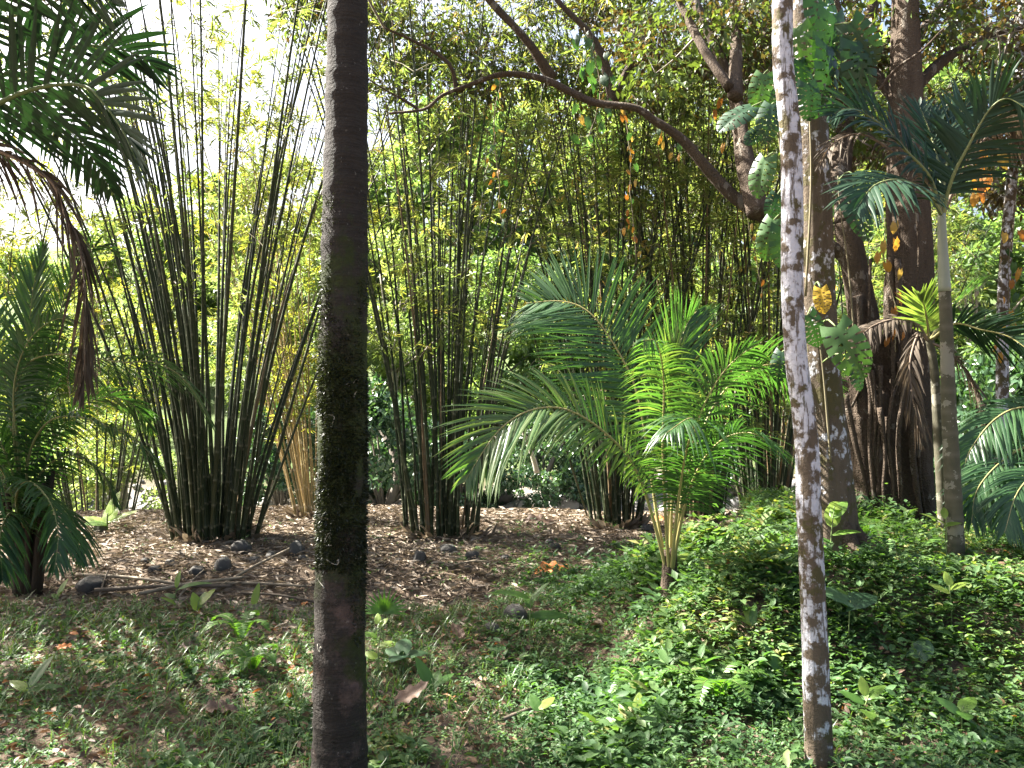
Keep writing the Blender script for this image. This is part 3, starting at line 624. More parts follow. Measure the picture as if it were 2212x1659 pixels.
frond(tp, dd, mat='dead_frond', n=84, L=.36, W=.022, twist=R(50), droop=.7, a0=38, a1=12, start=.15, lift=0, rr=.016, rmat='rachis_dead', jit=.16, seed=50, rnd=.3, name='dead_frond')
# two ringed palms on the mound
def ringed(parent, ctrl, r0, r1, name='trunk', mat='areca_bark', n=70, ring=5):
    P = resample(ctrl, n); k = (np.arange(n) % ring == 0).astype(float)
    m = MB(); tube(m, P, np.linspace(r0, r1, n) * (1 + .05 * k), 16, .5, k * .25, mod=lambda i_, th: 1 + .03 * np.sin(th * 3 + i_ * .15) + .015 * np.sin(th * 7 - i_ * .5))
    return m.build(name, G[mat], parent, True)
ab = gp(2064, 1228); YA = ab[1]; print('areca', ab)
ap = thing('ringed_palm', 'slender ringed palm with pale crownshaft on the leafy mound, beside the fused brown trunk', 'palm', ab)
ringed(ap, [ab + (0, 0, -.1)] + pts([(2062, 1150), (2056, 1000), (2048, 850), (2044, 700), (2041, 625)], YA), .062, .038)
ringed(ap, pts([(2041, 630), (2036, 540), (2034, 462)], YA), .041, .026, 'crownshaft', 'crownshaft', 16, 99)
AC = (2035, 466)
for q, (c, dY, kw) in enumerate([
  ([AC, (2008, 383), (1958, 327), (1908, 273), (1841, 235), (1790, 250)], -.3, dict(twist=R(60), L=.42, n=40, start=.15, droop=.2, a0=65, a1=25)),
  ([AC, (2058, 383), (2091, 317), (2135, 240), (2175, 213), (2225, 240)], -.4, dict(twist=R(60), L=.46, n=44, start=.15, droop=.25, a0=65, a1=25)),
  ([AC, (2030, 370), (2010, 290), (1985, 225)], .5, dict(twist=R(10), side=(1, .3, 0), L=.42, n=36, start=.15, droop=.1, a0=50, a1=20)),
  ([AC, (2045, 350), (2065, 260), (2120, 190)], .6, dict(twist=R(20), side=(1, .4, 0), L=.42, n=36, start=.15, droop=.15, a0=55, a1=20)),
  ([AC, (2005, 420), (1950, 390), (1890, 400), (1850, 450)], -.7, dict(twist=R(30), L=.38, n=36, start=.15, droop=.4, a0=65, a1=25))]):
    frond(ap, pts(c, YA, YA + dY), mat='palm_dark', seed=60 + q, W=.027, rr=.012, stalk=.2, rnd=.45, jit=.10, **kw)
frond(ap, pts([AC, (2010, 400), (1930, 330), (1860, 290), (1800, 310), (1770, 360)], YA, YA - .2), mat='dead_frond', n=30, L=.2, W=.014, droop=.6, twist=R(40), a0=60, a1=25, rmat='rachis_dead', seed=66, jit=.15, name='dead_frond', rnd=.6)
frond(ap, pts([AC, (2070, 390), (2110, 320), (2170, 270), (2230, 300)], YA + .1, YA + .3), mat='dead_frond', n=36, L=.36, W=.018, droop=.8, twist=R(40), a0=60, a1=25, rmat='rachis_dead', seed=67, jit=.15, name='dead_frond', rnd=.4)
a2b = at(2042, 1160, YA + 1.0); a2b[2] = gz(a2b[0], a2b[1])
a2 = thing('ringed_palm', 'thin second palm stem close beside the ringed palm, with brown dead fronds halfway up', 'palm', a2b)
ringed(a2, [a2b + (0, 0, -.1)] + pts([(2034, 1040), (2025, 900), (2018, 800), (2008, 735)], YA + 1), .05, .030, n=60)
A2 = (2006, 738); YB = YA + 1
for q, (c, dY, kw) in enumerate([
  ([A2, (2003, 700), (1998, 670), (1990, 640)], -.2, dict(twist=0, side=(1, 0, 0), L=.34, n=22, start=.2, droop=.02, a0=62, a1=12, rnd=1.0, mat='coconut')),
  ([A2, (2060, 700), (2120, 712), (2180, 728), (2240, 770)], -.6, dict(twist=R(55), L=.36, n=40, start=.2, droop=.2, a0=62, a1=22, rnd=.6, mat='palm_dark')),
  ([A2, (2040, 690), (2085, 640), (2130, 610)], .4, dict(twist=R(40), L=.34, n=30, start=.2, droop=.2, a0=60, a1=22, rnd=.7, mat='palm_left')),
  ([A2, (1980, 700), (1930, 690), (1870, 715), (1850, 770)], -.3, dict(twist=R(40), L=.17, n=34, start=.2, droop=.7, a0=60, a1=25, rnd=.6, mat='dead_frond', rmat='rachis_dead', jit=.16, name='dead_frond')),
  ([A2, (1985, 720), (1965, 790), (1975, 880), (1990, 960)], -.3, dict(twist=R(20), L=.18, n=36, start=.1, droop=.9, a0=40, a1=20, rnd=.7, mat='dead_frond', rmat='rachis_dead', jit=.18, name='dead_frond')),
  ([A2, (2050, 760), (2085, 800), (2112, 860), (2130, 920)], -.4, dict(twist=R(30), L=.2, n=40, start=.2, droop=.8, a0=50, a1=20, rnd=.8, mat='dead_frond', rmat='rachis_dead', jit=.18, name='dead_frond'))]):
    frond(a2, pts(c, YB, YB + dY), seed=70 + q, W=.022, rr=.010, **kw)
# palm at the other picture edge
rb_ = np.array((4.75, 6.2, 0)); rb_[2] = gz(rb_[0], rb_[1])
rp = thing('feather_palm', 'feather palm at the picture edge with drooping fronds beside the ringed palm', 'palm', rb_)
rt = MB(); tube(rt, resample([rb_ + (0, 0, -.1), rb_ + (0, 0, .4), rb_ + (.02, 0, .75)], 12), np.linspace(.1, .07, 12), 12, .4, mod=lambda i_, th: 1 + .08 * np.sin(th * 5 + i_ * 2)); rt.build('trunk', G['rachis_dead'], rp, True)
rc = rb_ + np.array((0, 0, .7))
for q, (c, d0, d1) in enumerate([
  ([(2300, 900), (2212, 880), (2150, 905), (2100, 965), (2080, 1015)], 6.1, 5.8), ([(2320, 960), (2230, 960), (2160, 1000), (2110, 1060), (2098, 1130)], 6.0, 5.5),
  ([(2330, 1000), (2260, 1010), (2200, 1060), (2170, 1150)], 5.9, 5.3), ([(2330, 860), (2290, 760), (2240, 720)], 6.3, 6.6), ([(2420, 900), (2480, 820), (2560, 840)], 6.2, 6.0)]):
    frond(rp, [rc] + pts(c, d0, d1), mat='palm_left', n=70, L=.38, W=.02, twist=R(35), droop=.55, a0=70, a1=25, start=.2, seed=80 + q, rnd=.55, rr=.012)

# ------------------------------------------------------------------ trunks
def trunk(parent, P, rad, mat, sides=36, amp=.05, ring=0.0, n=None, fiss=0, seed=0, name='trunk'):
    rs = np.random.default_rng(seed); ph = rs.uniform(0, 6.28, 12); n = n or len(P)
    def mod(i_, th):
        z = i_ * 1.0
        m = 1 + amp * (np.sin(th * 2 + ph[0] + z * .02) * .5 + np.sin(th * 3 + ph[1] - z * .05) * .3 + np.sin(th * 5 + z * .11 + ph[2]) * .2)
        if fiss: m = m + fiss * np.sin(th * 13 + ph[3] + .4 * np.sin(z * .13)) + fiss * .7 * np.sin(th * 9 + z * .03 + ph[4])
        if ring: m = m + ring * (((i_ + np.round(1.2 * np.sin(th + i_ * .37))) % 7) < 1.5) + ring * .6 * np.sin(z * .31 + ph[5])
        return m + .006 * rs.standard_normal(np.broadcast(i_, th).shape)
    mb = MB(); tube(mb, resample(P, n), np.interp(np.linspace(0, 1, n), np.linspace(0, 1, len(rad)), rad), sides, .5, 0, mod=mod)
    return mb.build(name, G[mat], parent, True)
YT = 3.3
tp0 = at(733, 1659, YT); tg = np.array((tp0[0] - .01, YT, gz(tp0[0], YT)))
t1 = thing('mossy_palm_trunk', 'dark mossy ringed palm trunk standing closest, reaching past the top of the picture', 'palm trunk', tg)
wpx = S2 / FPX * YT
P1 = [tg + (0, 0, -.15), tg + (0, 0, .05)] + pts([(733, 1640), (735, 1300), (739, 950), (743, 600), (748, 300), (752, 0)], YT) + [at(760, -500, YT), at(768, -1100, YT)]
trunk(t1, P1, [60 * wpx, 54 * wpx, 50 * wpx, 49 * wpx, 49 * wpx, 45 * wpx, 41 * wpx, 38 * wpx, 36 * wpx, 34 * wpx], 'palm_bark', 48, .04, .032, 330, seed=1)
# moss tufts and pale rootlets
ms = MB(); n = 44000
Pc = resample(P1, 400); zz = rng.normal(1.45, .55, n); zz = zz[(zz > .25) & (zz < 2.5)]; n = len(zz)
cx_ = np.interp(zz, Pc[:, 2], Pc[:, 0]); th = rng.uniform(0, 6.283, n)
patch = np.sin(th * 2 + zz * 3.1) + np.sin(th * 3 - zz * 5 + 1) + .8 * np.sin(zz * 9 + th) + 1.6 * np.exp(-((zz - 1.6) / .45) ** 2) - .9 * (zz < .95)
ok = patch > -.1; zz, cx_, th = zz[ok], cx_[ok], th[ok]; n = len(zz)
rr_ = np.interp(zz, [0, .5, 1.3, 2.2, 3.2], np.array([52, 49, 48.5, 43, 38]) * wpx)
on = np.stack((np.cos(th), np.sin(th), np.zeros(n)), 1)
Pm = np.stack((cx_, np.full(n, YT), zz), 1) + on * (rr_ * rng.uniform(.97, 1.03, n))[:, None]
batch(ms, KITE, Pm, on + rng.normal(0, .5, (n, 3)) + np.array((0, 0, -.3)), rdir(n), rng.uniform(.008, .028, n), rng.uniform(.003, .007, n), rng.random(n))
tag(ms.build('moss', G['moss'], t1), kind='stuff')
rl = MB()
for q in range(20):
    z = rng.uniform(.4, 2.0); a = rng.uniform(3.4, 6.0); r0 = np.interp(z, [0, .5, 1.3, 2.2], np.array([52, 49, 48.5, 43]) * wpx) * 1.02; xx = np.interp(z, Pc[:, 2], Pc[:, 0])
    pl = []
    for s in range(5):
        aa = a + rng.normal(0, .06) * (s + 1); z += rng.normal(-.008, .018); pl.append((xx + math.cos(aa) * (r0 + .004), YT + math.sin(aa) * (r0 + .004), z))
    tube(rl, resample(pl, 9), .0022, 4, .5)
G['rootlet'] = solid('pale_rootlet', lambda t: mixc(t, noise(t, 20), (.26, .25, .20), (.45, .43, .36)), .8)
tag(rl.build('rootlets', G['rootlet'], t1), kind='stuff')
# white lichen trunk
YW = 3.62; wq = S2 / FPX * YW / 2
lt = [(1768, 1640), (1768, 1606), (1764, 1506), (1761, 1406), (1755, 1272), (1749, 1139), (1746, 1086), (1744, 986), (1735, 886), (1721, 786), (1712, 653), (1711, 533), (1711, 433), (1708, 300), (1700, 217), (1691, 130), (1690, 0), (1690, -200), (1686, -600), (1690, -900)]
g2 = at(1770, 1640, YW); g2[2] = gz(g2[0], YW)
t2 = thing('lichen_trunk', 'thin leaning trunk covered in white lichen patches, standing close in front', 'tree trunk', g2)
trunk(t2, [g2 + (0, 0, -.15)] + pts(lt, YW), np.array([62, 56, 54, 51, 50, 50, 47, 45, 44, 44, 43, 42, 41, 41, 40, 40, 37, 37, 36, 34, 30]) * wq * 1.04, 'lichen', 40, .04, 0, 260, .014, seed=2)
# grey streaked trunk behind it
Y3 = 7.7; w3 = S2 / FPX * Y3 / 2
g3 = gp(1793, 1212); Y3 = g3[1]; w3 = S2 / FPX * Y3 / 2; print('t3', g3)
t3 = thing('grey_trunk', 'grey vertically streaked trunk right behind the lichen trunk, climbed by monstera', 'tree trunk', g3)
trunk(t3, [g3 + (0, 0, -.15)] + pts([(1793, 1206), (1793, 1130), (1790, 1050), (1785, 953), (1772, 800), (1764, 653), (1761, 533), (1758, 400), (1750, 233), (1738, 33), (1735, -200), (1740, -600)], Y3),
      np.array([100, 88, 74, 68, 66, 64, 60, 58, 58, 56, 54, 50, 46, 40]) * w3 * 1.22, 'lichen_grey', 44, .05, 0, 220, .02, seed=3)
rt = MB()
for a_, l_ in ((-.5, .55), (.25, .7), (-1.2, .45), (3.6, .4), (1.2, .5)):
    d = np.array((math.cos(a_), math.sin(a_), 0)); e = g3 + d * l_; e[2] = gz(e[0], e[1]) - .04
    tube(rt, resample([g3 + d * .05 + (0, 0, .42), g3 + d * .16 + (0, 0, .2), g3 + d * l_ * .6 + (0, 0, .07), e], 10), np.linspace(.09, .03, 10), 10, .5)
rt.build('root_flare', G['tree_bark'], t3, True)
# pale thin trunk at the edge
g4 = at(2162, 1118, 8.8); g4[2] = gz(g4[0], 8.8)
t4 = thing('pale_trunk', 'thin pale lichen-spotted trunk at the picture edge behind the mound', 'tree trunk', g4)
trunk(t4, [g4 + (0, 0, -.1)] + pts([(2163, 1000), (2165, 850), (2166, 700), (2172, 560), (2182, 430), (2196, 250), (2210, 0), (2225, -300)], 8.8), np.array([16, 13, 12, 12, 11, 11, 10, 9, 8]) * S2 / FPX * 8.8, 'lichen_far', 20, .04, 0, 90, .01, seed=4)

# ------------------------------------------------------------------ fused brown tree with the arching branch
bb = gp(1930, 1140); YG = bb[1]; print('big tree', bb)
wg = S2 / FPX * YG
bt = thing('fused_tree', 'large brown tree with fused stems, hanging roots and a long branch arching over the clearing', 'tree', bb)
tm = MB()
def wood(mb, px, Y0, Y1, r0, r1, sides=14, n=26, amp=.10, seed=0, base=False):
    rs = np.random.default_rng(seed); ph = rs.uniform(0, 6.28, 4); P = pts(px, Y0, Y1)
    if base: P = [np.array((P[0][0], P[0][1], gz(P[0][0], P[0][1]) - .15))] + P
    tube(mb, resample(P, n), np.linspace(r0, r1, n), sides, .5, 0, mod=lambda i_, th: 1 + amp * np.sin(th * 2 + ph[0] + i_ * .2) + amp * .7 * np.sin(th * 5 + ph[1] + i_ * .13) + .02 * rs.standard_normal((n, sides)))
stems = [([(1925, 1120), (1905, 960), (1888, 850), (1868, 700), (1842, 560), (1828, 480)], 0, 0, .20, .12), ([(1960, 1120), (1955, 950), (1962, 750), (1966, 550), (1960, 370), (1958, 200), (1956, 0), (1960, -250)], .05, .2, .26, .10),
  ([(1885, 1125), (1850, 990), (1822, 880), (1812, 815)], -.15, -.05, .13, .06), ([(1900, 1125), (1870, 1000), (1862, 880), (1850, 760), (1845, 640)], -.25, -.15, .10, .055), ([(1995, 1125), (1985, 1010), (1990, 900), (1985, 760)], -.1, 0, .12, .06),
  ([(1945, 1130), (1925, 1000), (1930, 880), (1945, 800), (1950, 680)], -.28, -.2, .09, .06), ([(1975, 1130), (1962, 1000), (1950, 900), (1945, 820), (1915, 720)], -.3, -.22, .08, .05), ([(1915, 1130), (1900, 1020), (1890, 940), (1905, 850)], -.3, -.25, .07, .05),
  ([(2010, 1130), (1975, 1060), (1965, 960)], -.05, 0, .10, .07), ([(1860, 1135), (1880, 1080), (1890, 1000)], -.1, -.1, .09, .07)]
for q, (px, d0, d1, r0, r1) in enumerate(stems): wood(tm, px, YG + d0, YG + d1, r0, r1, 16, 30, .09, q, True)
tk_ = tm.build('trunk', G['tree_bark'], bt, True)
try:
    rm = tk_.modifiers.new('fuse', 'REMESH'); rm.mode = 'VOXEL'; rm.voxel_size = .03; rm.use_smooth_shade = True
    dg = bpy.context.evaluated_depsgraph_get(); me2 = bpy.data.meshes.new_from_object(tk_.evaluated_get(dg)); tk_.modifiers.clear()
    me2.name = 'trunk'; 
    if not me2.materials: me2.materials.append(G['tree_bark'])
    tk_.data = me2
except Exception as e: print('remesh', e)
for q, (px, d0, d1, r) in enumerate([([(1872, 770), (1888, 880), (1890, 980), (1898, 1075)], -.36, -.4, .018), ([(1902, 790), (1900, 900), (1895, 1010), (1903, 1070)], -.36, -.42, .022), ([(1925, 640), (1930, 760), (1928, 860)], -.3, -.3, .03),
   ([(1918, 390), (1922, 520), (1930, 640), (1938, 760)], -.25, -.3, .028), ([(1915, 900), (1922, 1000), (1935, 1090)], -.36, -.42, .016), ([(1880, 560), (1878, 660), (1872, 740)], -.2, -.25, .016), ([(1978, 420), (1985, 560), (1975, 700), (1985, 820)], -.2, -.28, .015),
   ([(1885, 800), (1892, 900), (1884, 1000)], -.38, -.4, .012), ([(1825, 850), (1848, 960), (1872, 1060), (1880, 1130)], -.3, -.36, .03), ([(1945, 780), (1968, 880), (1972, 1000), (1990, 1130)], -.34, -.4, .035),
   ([(1856, 640), (1862, 760), (1880, 850), (1878, 960), (1890, 1100)], -.28, -.42, .026), ([(1938, 560), (1948, 700), (1955, 820), (1940, 950), (1950, 1120)], -.3, -.46, .03), ([(1985, 640), (1975, 760), (1990, 880), (1984, 1000), (2000, 1120)], -.2, -.3, .024),
   ([(1900, 880), (1912, 980), (1908, 1060), (1916, 1135)], -.42, -.5, .022), ([(1930, 840), (1918, 940), (1928, 1040), (1932, 1135)], -.4, -.5, .02), ([(1905, 700), (1885, 760), (1862, 830), (1840, 880)], -.3, -.24, .02)]):
    m = MB(); wood(m, px, YG + d0, YG + d1, r, r * .6, 7, 16, .1, 30 + q); m.build('hanging_root', G['tree_bark'], bt, True)
LIMBS = []
def limb(px, Y0, Y1, r0, r1, name='limb', n=40, seed=0, sides=12):
    m = MB(); wood(m, px, Y0, Y1, r0, r1, sides, n, .15, seed); LIMBS.append(resample(pts(px, Y0, Y1), 20)); return m.build(name, G['tree_bark'], bt, True)
Yg = YG
limb([(1868, 690), (1840, 580), (1790, 530), (1720, 500), (1661, 478), (1585, 425), (1525, 360), (1474, 302), (1410, 258), (1370, 233), (1287, 222), (1237, 200), (1170, 170), (1087, 160), (1004, 187), (954, 207), (917, 236), (840, 245)], Yg, 7.4, .07, .012, 'arching_branch', 90, 50)
limb([(1194, 170), (1137, 87), (1057, 0), (1000, -80)], 8.0, 7.6, .055, .02, seed=51)
limb([(1324, 222), (1304, 133), (1267, 67), (1204, 0), (1150, -80)], 8.3, 8.2, .05, .02, seed=52)
limb([(1330, 200), (1360, 145), (1404, 127), (1474, 123), (1560, 140)], 8.3, 8.8, .035, .03, seed=53)
limb([(985, 197), (977, 150), (950, 120), (897, 90), (830, 60)], 7.6, 7.3, .022, .008, seed=54, n=24)
limb([(905, 237), (870, 215), (837, 197), (790, 167)], 7.45, 7.3, .014, .006, seed=55, n=20)
limb([(1640, 465), (1612, 360), (1600, 280), (1585, 200), (1545, 100), (1500, 0), (1470, -90)], Yg - .3, 8.4, .09, .03, seed=56)
limb([(1588, 210), (1590, 100), (1585, 0), (1590, -150)], Yg - .4, 8.9, .06, .03, seed=57)
limb([(1575, 190), (1517, 100), (1475, 20), (1420, -60)], Yg - .4, 8.0, .05, .02, seed=58)
limb([(1828, 490), (1815, 380), (1830, 250), (1860, 120), (1900, -50)], Yg, 9.4, .10, .05, seed=59)
limb([(1958, 260), (1900, 170), (1840, 90), (1800, -20)], Yg + .2, 8.2, .06, .025, seed=60)
limb([(1960, 210), (2040, 130), (2130, 80), (2230, 60)], Yg + .2, 8.4, .06, .02, seed=61)
limb([(1958, 120), (2010, 40), (2080, -40)], Yg + .2, 9.4, .05, .03, seed=62)
limb([(1900, 195), (1935, 150), (1990, 110), (2040, 60)], 7.6, 7.3, .016, .008, seed=63, n=20)
# crown
cr = MB(); twg = MB()
cl = []
for q in range(300):
    x = rng.uniform(-2.4, 7.6); y = rng.uniform(10.3, 11.6) if x < 1.3 else rng.uniform(7.4, 10.4)
    if x < 1.3 and rng.random() < .25: continue
    if x < 1.3: x *= 1.35
    
    zl = np.interp(x, [-2.6, -1.5, 0, 2, 3.4, 4.5, 7.6], [5.7, 5.2, 4.95, 4.95, 4.7, 4.1, 3.6]) * (.42 + .068 * y) + (0 if x < 3 else 0)
    z = zl + abs(rng.normal(0, 1.15)) + (.4 if rng.random() < .5 else 0)
    cl.append((x, y, z))
for q in range(30): cl.append((rng.uniform(-3.0, -.6), rng.uniform(4.9, 6.0), rng.uniform(5.0, 6.0)))  # unseen clumps above the view, added to shade the near ground by the mound
cl = np.array(cl); allL = np.concatenate(LIMBS)
cl = cl[np.argsort([np.linalg.norm(allL - c_, axis=1).min() for c_ in cl])]
for C in cl:
    s = rng.uniform(.28, .55); base = rng.choice([.12, .3, .55, .9], p=[.16, .2, .3, .34])
    clump_leaves(cr, C, (s, s, s * .5), rng.integers(90, 200), .10, .043, base, .5, .8)
    d = np.linalg.norm(allL - C, axis=1); b = allL[int(np.argmin(d))]; allL = np.vstack((allL, C[None]))
    tube(twg, resample([b, b * .5 + C * .5 + rng.normal(0, .15, 3), C], 6), np.linspace(.014, .004, 6), 4, cap=False)
    for _ in range(3):
        e = C + rdir(1)[0] * s * .9; tube(twg, [C, e], [.004, .002], 3, cap=False)
cr.build('crown', G['tree_leaf'], bt); tag(twg.build('twigs', G['far_bark'], bt), kind='stuff')

# ------------------------------------------------------------------ big leaves: shared meshes
def leaf_grid(L, W, nt_, ns, profile, fold=.15, droop=.25, back=0.0, fwd=0.0, mask=None, wave=0.0, rnd=.5, curl=.1):
    t = np.linspace(0, 1, nt_ + 1); s = np.linspace(-1, 1, 2 * ns + 1); T, Sg = np.meshgrid(t, s, indexing='ij')
    w_ = profile(T); x = L * (T - back * np.abs(Sg) ** 1.4 * (1 - T) ** 2 + fwd * np.abs(Sg) * w_); y = W * .5 * w_ * Sg
    z = fold * np.abs(y) - droop * L * T ** 2 - curl * np.abs(Sg) ** 2 * W * w_ + wave * W * np.sin(T * 22 + Sg * 2) * np.abs(Sg)
    V = np.stack((x, y, z), -1).reshape(-1, 3); m = 2 * ns + 1; fs = []
    for i_ in range(nt_):
        for j_ in range(2 * ns):
            sm = abs((s[j_] + s[j_ + 1]) / 2)
            if mask and mask(i_, sm, j_): continue
            a = i_ * m + j_; fs.append((a, a + m, a + m + 1, a + 1))
    mb = MB(); mb.add(V, [np.array(fs)], rnd); return mb
pe = lambda t: np.sin(math.pi * np.clip(t, 0, 1) ** .8) ** .75 + .02
ph_ = lambda t: np.clip(np.sin(math.pi * (np.clip(t, 0, 1) * .86 + .14)) ** .9, .01, 1) * (1 - .12 * t)
pm_ = lambda t: np.clip(np.sin(math.pi * (np.clip(t, 0, 1) * .80 + .19)), .02, 1) ** .75
def mon_mask(seed, deep):
    rs = np.random.default_rng(seed); cut = rs.uniform(.34, .62, 40) - deep * .1
    def f(i_, sm, j_):
        k = i_ // 5 + (20 if j_ < 8 else 0)
        if i_ % 5 == 0 and i_ > 3 and sm > cut[k]: return True
        if i_ % 5 in (2, 3) and .16 < sm < .34 and 5 < i_ < 33: return (i_ % 5 == 2) or rs.random() < .4
        return False
    return f
def lm(mat, mb): return mb.mesh('leaf', G[mat], smooth=True)
MON = [lm('monstera', leaf_grid(1, .72, 38, 8, pm_, .12, .22 + .1 * q, .28, .16, mon_mask(q, q % 2), .015, r, .15)) for q, r in ((0, .2), (1, .5), (2, .9), (3, .35))]
MONY = lm('monstera_yellow', leaf_grid(1, .66, 38, 8, pm_, .2, .2, .25, .16, mon_mask(5, 0), .02, .6))
HEARTG = [lm('vine_green', leaf_grid(1, .85, 10, 3, ph_, .2, .25, .3, .05, None, .02, r)) for r in (.2, .8)]
HEARTY = [lm('vine_yellow', leaf_grid(1, .8, 10, 3, ph_, .25, .35, .3, .05, None, .06, r)) for r in (.1, .5, .9)]
BAN = [lm('seedling', leaf_grid(1, .34, 14, 3, pe, .25, d, 0, 0, None, .012, r)) for d, r in ((.15, .2), (.4, .5), (.25, .95))]
OVAL = [lm('seedling', leaf_grid(1, .52, 12, 3, pe, .2, d, 0, 0, None, .015, r)) for d, r in ((.2, .3), (.3, .7), (.15, 1.0))]
DRY = [lm('litter_brown', leaf_grid(1, .5, 12, 3, pe, .75, d, 0, 0, None, .13, r, .2)) for d, r in ((.3, .15), (-.35, .45), (.15, 1.0))]
def lmat4(pos, along, nrm, s, sy=1.0):
    u = Vector(along).normalized(); n_ = Vector(nrm); v = n_.cross(u).normalized(); n_ = u.cross(v)
    M = Matrix((u, v, n_)).transposed().to_4x4(); M.translation = Vector(pos)
    return M @ Matrix.Diagonal((s, s * sy, s, 1))
def climber(name, label, cat, stem_px, Y0, leaves, group=None, sr=.009):
    """leaves: (x, y, length px, angle deg (0=right, 90=down in the photo), mesh, nz tilt)"""
    P = pts(stem_px, Y0); o = thing(name, label, cat, P[-1], group)
    m = MB(); tube(m, resample(P, 30), np.linspace(sr, sr * .6, 30), 6, .3); m.build('stem', G['twig'], o, True)
    C = resample(P, 40)
    for q, (x, y, ln, an, me, tilt) in enumerate(leaves):
        p = at(x, y, Y0 - .12 - .1 * (q % 3)); Ls = ln * S2 / FPX * Y0
        u = np.array((math.cos(R(an)) + rng.normal(0, .12), rng.uniform(-.5, .2), -math.sin(R(an)))); nn = np.array((rng.normal(0, .5), -1.0, tilt + rng.normal(0, .2))); Ls *= rng.uniform(.65, 1.05)
        c = child(o, me, 'leaf', o, lmat4(p - np.array(o['_o']), u, nn, Ls))
        b = C[int(np.argmin(np.linalg.norm(C - p, axis=1)))]
        pm = MB(); tube(pm, resample([b, (b + p) / 2 + np.array((0, 0, .06)), p], 6), .006, 5, .4); pm.build('leaf_stalk', G['stem'], o, True)
    return o
M0, M1, M2, M3 = MON
climber('monstera', 'dark green monstera with hanging split leaves high on the grey trunk', 'monstera', [(1740, 640), (1752, 400), (1748, 200), (1745, -60)], Y3 - .16,
  [(1765, -20, 120, 78, M0, .3), (1800, 30, 150, 80, M1, .35), (1835, 50, 130, 60, M0, .3), (1722, 60, 110, 85, M2, .3), (1790, 100, 130, 85, M3, .4), (1850, 90, 120, 70, M3, .3), (1725, 130, 130, 75, M0, .2), (1840, 150, 100, 65, M1, .4), (1745, 180, 80, 85, M0, .2)])
climber('monstera', 'monstera with bright and silvery split leaves beside the lichen trunk, above the arching branch', 'monstera', [(1735, 560), (1700, 400), (1680, 280), (1670, 180)], Y3 - .2,
  [(1650, 160, 90, 110, M2, .2), (1625, 230, 85, 150, M1, .8), (1668, 225, 100, 105, M3, .6), (1660, 200, 60, 95, M1, .5), (1640, 280, 70, 130, M0, .7), (1655, 340, 80, 120, M2, .3), (1680, 420, 60, 110, M1, .8), (1672, 475, 110, 105, M2, .2), (1690, 490, 100, 85, M0, .3)])
climber('monstera', 'low monstera on the grey trunk with one yellowed leaf above big green ones', 'monstera', [(1795, 1000), (1780, 820), (1765, 690), (1752, 600)], Y3 - .17,
  [(1773, 622, 80, 100, MONY, .2), (1745, 680, 95, 75, M1, .3), (1805, 705, 110, 68, M2, .9), (1690, 760, 90, 95, M3, .3), (1840, 780, 60, 80, M0, .3)])
climber('monstera', 'shaded monstera leaves against the fused brown tree, below the ringed palm crown', 'monstera', [(1850, 800), (1835, 600), (1815, 450), (1810, 380)], YG - .35,
  [(1815, 395, 90, 20, M0, .4), (1790, 425, 80, 85, M1, .5), (1835, 440, 90, 55, M3, .3), (1850, 380, 70, 30, M0, .3)])
def vine(label, px, Yd, n, yfrac, size, group='hanging vines', spread=10):
    P = pts(px, Yd); o = thing('hanging_vine', label, 'vine', P[-1], group)
    m = MB(); C = resample(P, 40); C += np.cumsum(rng.normal(0, .004, (40, 3)), 0) * np.array((1, 1, 0)); tube(m, C, .005, 4, .3); m.build('stem', G['twig'], o, True)
    for q in range(n):
        c = C[int(39 * min(1, max(0, (q + rng.uniform(0, 1)) / n)))]
        p = c + np.array((rng.normal(0, spread * S2 / FPX * Yd), rng.normal(0, .06), rng.normal(0, .02)))
        me = random.choice(HEARTY) if rng.random() < yfrac else random.choice(HEARTG)
        u = np.array((rng.normal(0, .35), rng.normal(0, .2), -1)); nn = np.array((rng.normal(0, .7), -1, rng.uniform(-.1, .6)))
        child(o, me, 'leaf', o, lmat4(p - np.array(o['_o']), u, nn, size * rng.uniform(.7, 1.25) * S2 / FPX * Yd, rng.uniform(.6, 1)))
    return o
vine('long vine with orange and dark heart leaves hanging from the crest of the arching branch', [(1083, 158), (1078, 260), (1085, 360), (1095, 480)], 7.7, 24, .5, 13)
vine('cluster of dark heart-leaved vine draped where the upright limb meets the arching branch', [(1262, 60), (1285, 130), (1295, 210), (1270, 300)], 8.0, 30, .08, 22, spread=20)
vine('vine with hanging orange leaves below the arching branch, in front of the bamboo', [(1350, 228), (1358, 330), (1360, 430), (1372, 570)], 8.2, 22, .8, 13)
vine('short vine with a few orange leaves near the thick end of the arching branch', [(1425, 265), (1440, 300), (1460, 350)], 8.4, 7, .9, 15)
vine('vine with yellowing leaves on the upright limbs beside the lichen trunk', [(1570, 10), (1578, 90), (1575, 180), (1560, 320)], 8.3, 13, .75, 18, spread=18)
vine('thin vine with small yellow leaves beside the lichen trunk, below the arching branch', [(1610, 430), (1618, 500), (1640, 640)], 8.5, 10, .8, 11)
vine('vine with big yellow leaves hanging beside the ringed palm crown', [(2110, 320), (2120, 370), (2130, 430)], 6.0, 8, 1.0, 34, spread=12)
vine('vine with yellow leaves on the pale thin trunk at the picture edge', [(2190, 480), (2178, 580), (2180, 680), (2165, 770)], 8.6, 14, .8, 20, spread=16)
vine('vine with pale orange leaves down the front of the fused brown tree', [(1912, 470), (1908, 560), (1925, 660), (1932, 760)], YG - .45, 12, .55, 22, spread=14)

